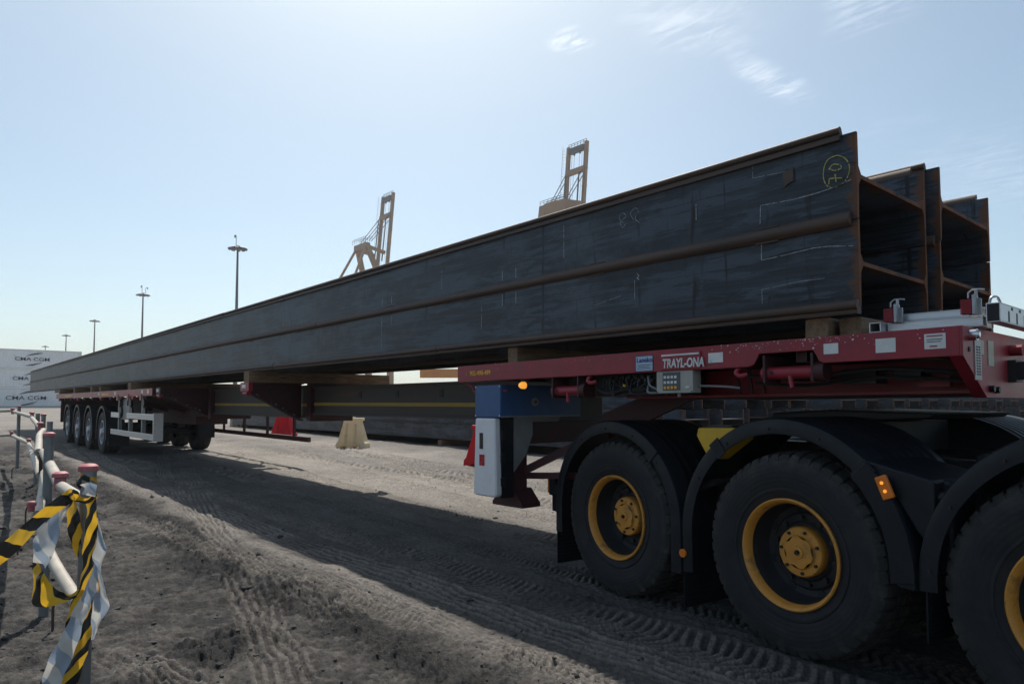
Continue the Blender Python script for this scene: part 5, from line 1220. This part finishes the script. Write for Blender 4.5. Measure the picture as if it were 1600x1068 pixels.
# frame, cross members, suspension, fifth wheel
for y in (0.84, 1.62):
    MB().box(-2.15, 3.1, y, y + 0.02, 0.78, 1.05).box(-2.15, 3.1, y - 0.06 if y < 1 else y, y + 0.02 if y < 1 else y + 0.08, 1.05, 1.062).box(-2.15, 3.1, y - 0.06 if y < 1 else y, y + 0.02 if y < 1 else y + 0.08, 0.768, 0.78).build('chassis_rail', 'chassis', tk)
for x in (-2.1, -1.4, -0.7, 0.0, 0.7, 1.4, 2.2, 3.0): MB().box(x - 0.05, x + 0.05, 0.86, 1.62, 0.80, 1.03).build('cross_member', 'chassis', tk)
for x in TX:
    for y in (0.72, 1.76): MB().cyl((x - 0.25, y, 0.60), (x - 0.25, y, 0.95), 0.12, n=14).bar((x - 0.5, y, 0.66), (x + 0.3, y, 0.60), 0.09, 0.08).build('air_spring', 'chassis', tk)
MB().prism([(-0.75, 1.245), (-0.62, 1.225), (0.30, 1.28), (0.34, 1.31), (-0.3, 1.325), (-0.72, 1.30)], 'y', 0.78, 1.70).build('fifth_wheel', 'chassis', tk, bevel=0.01)
MB().box(-0.45, -0.05, 0.75, 1.73, 1.06, 1.25).build('fifth_wheel_bracket', 'chassis', tk)
MB().box(0.55, 3.2, 0.70, 1.80, 0.82, 1.10).build('frame_cover', 'chassis', tk, bevel=0.02)
MB().box(0.62, 0.74, 0.06, 2.42, 0.60, 1.02).build('splash_panel', 'black_plastic', tk, bevel=0.02)
# struts from frame to the guards
for (x, z, x2, z2) in ((-1.12, 1.10, -0.72, 0.72), (-0.98, 0.95, -0.70, 0.80), (0.55, 0.86, 0.80, 0.90)):
    MB().bar((x, 0.30, z), (x2, 0.28, z2), 0.05, 0.09).build('guard_strut', 'chassis', tk)
MB().tube([(-0.78, 0.06, 0.83), (-0.70, 0.06, 0.85), (-0.62, 0.06, 0.88), (-0.50, 0.5, 0.90)], 0.022, 10).build('guard_tube', 'chassis', tk, smooth=True)
MB().tube([(0.64, 0.02, 0.93), (0.72, 0.04, 0.95), (0.80, 0.08, 0.97)], 0.026, 10).build('guard_tube', 'chassis', tk, smooth=True)
MB().box(-1.30, -0.2, 0.66, 0.82, 0.86, 1.12).build('valve_box', 'chassis', tk, bevel=0.01)
MB().box(-2.2, -1.0, 0.75, 1.75, 1.075, 1.10).build('rear_cover', 'black_plastic', tk, bevel=0.01)

# ------------------------------------------------------------------ pipe barrier
pf = empty('pipe_barrier', (-3.012, 0.471, gz(-3.012, 0.471))); tag(pf, 'low barrier of steel posts with pink caps and cream pipe rails', 'pipe barrier')
FO = pf.location
def fb(mb, name, m, parent=None, **kw):
    mb.xf(lambda x, y, z: (x - FO.x, y - FO.y, z - FO.z)); return mb.build(name, m, parent or pf, **kw)
POSTS = [(-3.012, 0.471, 1.113, 0.027, 1), (-5.341, 0.61, 1.152, 0.028, 1), (-8.651, 0.99, 1.171, 0.027, 0), (-12.194, 1.314, 1.18, 0.03, 1), (-13.219, 1.348, 1.196, 0.03, 0), (-16.729, 1.396, 1.287, 0.03, 1)]
def cap(m, x, y, z, r, stem=0.0):
    prof = [(0.0, 0.024), (r * 0.6, 0.022), (r * 0.92, 0.014), (r, 0.004), (r * 0.94, -0.006), (r * 0.6, -0.008)]
    if stem: prof += [(r * 0.68, -0.010), (r * 0.66, -stem), (0.0, -stem)]
    n = 20; vs = []
    for i in range(n):
        t = 2 * math.pi * i / n
        for q, h in prof: vs.append((x + q * math.cos(t), y + q * math.sin(t), z + h))
    M = len(prof); m.add(vs, [(i * M + k, i * M + k + 1, ((i + 1) % n) * M + k + 1, ((i + 1) % n) * M + k) for i in range(n) for k in range(M - 1)]); return m
for (x, y, z, r, c) in POSTS:
    p = fb(MB().cyl((x, y, gz(x, y) - 0.2), (x + random.uniform(-0.01, 0.01), y, z), r, n=20), 'post', 'post_steel', smooth=True)
    if c: fb(cap(MB(), x, y, z + 0.004, r * 1.32, 0.02), 'post_cap', 'cap_pink', smooth=True)
def rail(pts, r=0.030): fb(MB().tube(catmull(pts, 5) if len(pts) > 2 else pts, r, 12), 'rail', 'rail_cream', smooth=True)
rail([(-18.496, 0.879, 1.172), (-17.309, 1.34, 1.206)]); rail([(-16.9, 1.33, 1.186), (-13.646, 1.315, 1.134)]); rail([(-13.5, 1.30, 1.12), (-10.415, 1.093, 1.052)])
rail([(-9.665, 1.046, 1.044), (-8.9, 0.93, 1.022), (-8.006, 0.834, 0.99), (-6.75, 0.70, 0.966)], 0.030); rail([(-6.409, 0.698, 0.985), (-4.183, 0.531, 0.952)], 0.030); rail([(-4.1, 0.525, 0.950), (-3.05, 0.475, 0.985)], 0.026)
rail([(-18.516, 0.895, 0.639), (-17.344, 1.336, 0.708)]); rail([(-17.0, 1.33, 0.70), (-13.451, 1.265, 0.716)]); rail([(-13.2, 1.24, 0.72), (-9.763, 0.952, 0.775)]); rail([(-9.6, 0.94, 0.775), (-6.674, 0.711, 0.786)])
rail([(-6.533, 0.72, 0.816), (-5.578, 0.608, 0.761), (-4.90, 0.515, 0.709)], 0.027); rail([(-4.65, 0.50, 0.70), (-3.867, 0.459, 0.659), (-3.331, 0.474, 0.595), (-3.067, 0.476, 0.587)], 0.025)
CAPS = [(-17.185, 1.33, 1.235, 0.040, 0.10), (-13.766, 1.325, 1.195, 0.040, 0.09), (-10.293, 1.08, 1.105, 0.040, 0.09), (-4.122, 0.523, 1.000, 0.039, 0.075), (-17.342, 1.334, 0.76, 0.04, 0.09), (-13.327, 1.252, 0.775, 0.04, 0.09), (-4.895, 0.483, 0.772, 0.026, 0.04)]
for (x, y, z, r, s) in CAPS: fb(cap(MB(), x, y, z, r, s), 'peg_cap', 'cap_pink', smooth=True)
# clamps at the joints and hanging hooks
for (a, b) in (((-6.75, 0.70, 0.966), (-6.409, 0.698, 0.985)), ((-6.674, 0.711, 0.80), (-6.6, 0.70, 0.97)), ((-4.90, 0.515, 0.709), (-4.65, 0.50, 0.70)), ((-4.122, 0.523, 0.96), (-4.15, 0.53, 0.93)), ((-10.42, 1.09, 1.05), (-9.7, 1.05, 1.044))):
    fb(MB().tube([a, b], 0.012, 8), 'joint_pin', 'hook_rust', smooth=True)
for (x, y) in ((-14.6, 1.15), (-9.2, 0.86), (-7.6, 0.66), (-5.0, 0.62)):
    g = gz(x, y)
    fb(MB().tube(catmull([(x, y, g - 0.02), (x, y, g + 0.16), (x + 0.02, y + 0.03, g + 0.21), (x + 0.06, y + 0.12, g + 0.22)], 4), 0.008, 6), 'hook', 'hook_rust', smooth=True)

# ------------------------------------------------------------------ hazard tape tied round the nearest post
tp = empty('hazard_tape', (-2.95, 0.45, 1.0)); tag(tp, 'black and yellow hazard tape knotted round the nearest post', 'barrier tape')
RIB = {
'left': [((-2.956, 0.418, 1.058), (-2.952, 0.425, 1.021)), ((-2.932, 0.385, 1.047), (-2.929, 0.392, 0.997)), ((-2.943, 0.315, 0.986), (-2.942, 0.32, 0.935)), ((-2.966, 0.261, 0.931), (-2.966, 0.266, 0.86)), ((-2.988, 0.208, 0.875), (-2.991, 0.21, 0.804)), ((-3.025, 0.139, 0.82), (-3.022, 0.147, 0.748))] ,
'loop_white': [((-2.976, 0.398, 1.009), (-2.967, 0.409, 1.004)), ((-2.952, 0.353, 0.961), (-2.927, 0.383, 0.945)), ((-2.956, 0.306, 0.902), (-2.905, 0.367, 0.88)), ((-2.938, 0.299, 0.861), (-2.893, 0.352, 0.846)), ((-2.947, 0.307, 0.812), (-2.925, 0.335, 0.785))] ,
'loop_print': [((-2.962, 0.303, 0.841), (-2.959, 0.308, 0.818)), ((-2.931, 0.298, 0.778), (-2.904, 0.329, 0.782)), ((-2.913, 0.295, 0.684), (-2.877, 0.33, 0.776)), ((-2.901, 0.326, 0.658), (-2.874, 0.353, 0.723)), ((-2.88, 0.381, 0.668), (-2.878, 0.38, 0.706)), ((-2.894, 0.426, 0.676), (-2.903, 0.413, 0.687)), ((-2.897, 0.466, 0.703), (-2.909, 0.451, 0.715)), ((-2.911, 0.493, 0.743), (-2.92, 0.483, 0.747))] ,
'short': [((-3.012, 0.403, 1.001), (-2.985, 0.434, 1.009)), ((-3.003, 0.402, 0.933), (-2.968, 0.443, 0.941)), ((-3.004, 0.423, 0.85), (-2.979, 0.45, 0.874)), ((-3.003, 0.443, 0.799), (-2.992, 0.454, 0.815)), ((-3.008, 0.454, 0.773), (-3.004, 0.457, 0.788))] ,
'main_print': [((-2.894, 0.446, 1.017), (-2.867, 0.477, 1.037)), ((-2.886, 0.446, 0.944), (-2.858, 0.477, 0.967)), ((-2.905, 0.447, 0.838), (-2.873, 0.481, 0.886)), ((-2.906, 0.437, 0.737), (-2.871, 0.473, 0.809)), ((-2.914, 0.419, 0.653), (-2.875, 0.459, 0.724)), ((-2.923, 0.399, 0.569), (-2.888, 0.436, 0.624)), ((-2.929, 0.382, 0.502), (-2.895, 0.42, 0.533)), ((-2.964, 0.334, 0.381), (-2.928, 0.374, 0.412)), ((-2.975, 0.311, 0.315), (-2.936, 0.354, 0.346))] ,
'main_white': [((-2.848, 0.47, 0.798), (-2.84, 0.481, 0.782)), ((-2.849, 0.445, 0.709), (-2.82, 0.477, 0.724)), ((-2.868, 0.413, 0.626), (-2.823, 0.462, 0.665)), ((-2.889, 0.379, 0.544), (-2.838, 0.437, 0.567)), ((-2.908, 0.348, 0.455), (-2.855, 0.409, 0.47)), ((-2.913, 0.331, 0.386), (-2.866, 0.387, 0.389)), ((-2.925, 0.321, 0.328), (-2.88, 0.374, 0.328))] ,
'right_white': [((-2.906, 0.484, 0.949), (-2.901, 0.489, 0.949)), ((-2.884, 0.484, 0.884), (-2.867, 0.506, 0.852)), ((-2.882, 0.475, 0.814), (-2.852, 0.509, 0.834)), ((-2.876, 0.485, 0.767), (-2.864, 0.498, 0.783)), ((-2.865, 0.489, 0.698), (-2.848, 0.509, 0.69)), ((-2.865, 0.476, 0.653), (-2.831, 0.517, 0.641)), ((-2.885, 0.475, 0.571), (-2.867, 0.496, 0.571)), ((-2.9, 0.476, 0.512), (-2.891, 0.486, 0.518))] ,
'right_print': [((-2.9, 0.489, 0.766), (-2.894, 0.497, 0.754)), ((-2.887, 0.492, 0.724), (-2.874, 0.507, 0.716)), ((-2.889, 0.494, 0.652), (-2.873, 0.511, 0.676))] ,
'low_print': [((-2.922, 0.472, 0.645), (-2.919, 0.476, 0.641)), ((-2.931, 0.452, 0.564), (-2.908, 0.479, 0.564)), ((-2.926, 0.432, 0.491), (-2.888, 0.476, 0.507)), ((-2.941, 0.406, 0.408), (-2.896, 0.456, 0.444)), ((-2.951, 0.382, 0.349), (-2.902, 0.438, 0.373)), ((-2.968, 0.365, 0.302), (-2.917, 0.425, 0.302))] ,
'knot': [((-2.924, 0.438, 1.071), (-2.923, 0.442, 1.039)), ((-2.851, 0.446, 1.085), (-2.853, 0.446, 1.04)), ((-2.853, 0.475, 1.074), (-2.86, 0.469, 1.032))] ,
'knot2': [((-2.927, 0.405, 1.053), (-2.93, 0.404, 1.025)), ((-2.868, 0.412, 1.062), (-2.877, 0.405, 1.022)), ((-2.882, 0.428, 1.036), (-2.886, 0.426, 1.012)), ((-2.876, 0.451, 1.027), (-2.879, 0.449, 1.007)), ((-2.87, 0.472, 1.053), (-2.867, 0.478, 1.025))] ,
}
def ribbon(name, pairs, m, u0=0.0):
    Ls = catmull([a for a, b in pairs], 8); Rs = catmull([b for a, b in pairs], 8)
    n = len(Ls); W = 5; mb = MB(); us = [u0]
    for i in range(1, n): us.append(us[-1] + ((Ls[i] + Rs[i]) / 2 - (Ls[i - 1] + Rs[i - 1]) / 2).length / 0.072)
    uvs = []
    rg = random.Random(len(name)); ph = rg.uniform(0, 6)
    for i in range(n):
        c = Rs[i] - Ls[i]; dvec = (Ls[min(i + 1, n - 1)] - Ls[max(i - 1, 0)]); nn = c.cross(dvec)
        nn = nn.normalized() if nn.length > 1e-9 else Vector((0, 0, 1))
        for k in range(W + 1):
            t = k / W; bend = 0.006 * math.sin(us[i] * 2.1 + t * 4 + ph) + 0.004 * math.sin(us[i] * 5.3 - t * 6 + ph)
            p = Ls[i] + c * t + nn * bend * min(1, c.length / 0.03); mb.v.append(tuple(p - tp.location)); uvs.append((us[i], t))
    for i in range(n - 1):
        for k in range(W): mb.f.append((i * (W + 1) + k, i * (W + 1) + k + 1, (i + 1) * (W + 1) + k + 1, (i + 1) * (W + 1) + k))
    me = bpy.data.meshes.new(name); me.from_pydata(mb.v, [], mb.f); me.materials.append(MATS[m])
    ul = me.uv_layers.new(name='UVMap'); idx = np.empty(len(me.loops), np.int32); me.loops.foreach_get('vertex_index', idx)
    ul.data.foreach_set('uv', np.array(uvs, np.float32)[idx].ravel()); me.polygons.foreach_set('use_smooth', [True] * len(me.polygons)); me.update()
    return obj('tape_strand', me, tp)
for k, (nm, pairs) in enumerate(RIB.items()):
    ribbon(nm, pairs, 'tape_back' if 'white' in nm or nm == 'knot' else 'tape_print', k * 0.37)
# band wrapped round the post neck
bandL = []
for i in range(25):
    a = 2 * math.pi * i / 24; x, y = -3.012 + 0.0295 * math.cos(a), 0.471 + 0.0295 * math.sin(a)
    bandL.append(((x, y, 1.095 - 0.012 * math.sin(a)), (x, y, 1.035 - 0.012 * math.sin(a))))
ribbon('wrap', bandL, 'tape_print')

# ------------------------------------------------------------------ clods and stones on the sand
def clods():
    rg = random.Random(5)
    base = bmesh.new(); bmesh.ops.create_icosphere(base, subdivisions=1, radius=1.0)
    bv = [v.co.copy() for v in base.verts]; bf = [[v.index for v in f.verts] for f in base.faces]; base.free()
    mb = MB(); xs = []
    for _ in range(6000):
        d = rg.uniform(1.6, 14) ** 1.0; a = R(180 - YAW + rg.uniform(-40, 42)); x, y = d * math.cos(a), d * math.sin(a)
        s = min(0.04, rg.lognormvariate(-5.1, 0.65))
        if y > 2.4 and rg.random() < 0.72: continue
        xs.append((x, y, s))
    zz = terrain(np.array([p[0] for p in xs]), np.array([p[1] for p in xs]))[0]
    for (x, y, s), z in zip(xs, zz):
        sx, sy, sz = s * rg.uniform(0.7, 1.5), s * rg.uniform(0.7, 1.5), s * rg.uniform(0.4, 0.85); r_ = rg.uniform(0, 6)
        vs = []
        for v in bv:
            k = rg.uniform(0.72, 1.2); X, Y_ = v.x * sx * k, v.y * sy * k
            vs.append((x + X * math.cos(r_) - Y_ * math.sin(r_), y + X * math.sin(r_) + Y_ * math.cos(r_), z + s * 0.15 + v.z * sz * k))
        mb.add(vs, bf)
    me = bpy.data.meshes.new('clods'); me.from_pydata(mb.v, [], mb.f); me.materials.append(MATS['lump'])
    o = bpy.data.objects.new('clods', me); col.objects.link(o); tag(o, 'small dark clods and stones scattered over the sand', 'clods', kind='stuff')
clods()

# ------------------------------------------------------------------ dusty sea air
hm = bpy.data.materials.new('haze'); hm.use_nodes = True
hn = hm.node_tree; hn.nodes.remove(hn.nodes['Principled BSDF'])
pv = hn.nodes.new('ShaderNodeVolumePrincipled'); pv.inputs['Color'].default_value = (0.92, 0.95, 1.0, 1); pv.inputs['Density'].default_value = 0.00045; pv.inputs['Anisotropy'].default_value = 0.2
hn.links.new(pv.outputs[0], hn.nodes['Material Output'].inputs['Volume']); MATS['haze'] = hm
hz = MB().box(-1600, 1600, -1600, 1600, -1.2, 92).build('haze', 'haze'); tag(hz, 'thin pale haze over the whole yard', 'haze', kind='stuff')
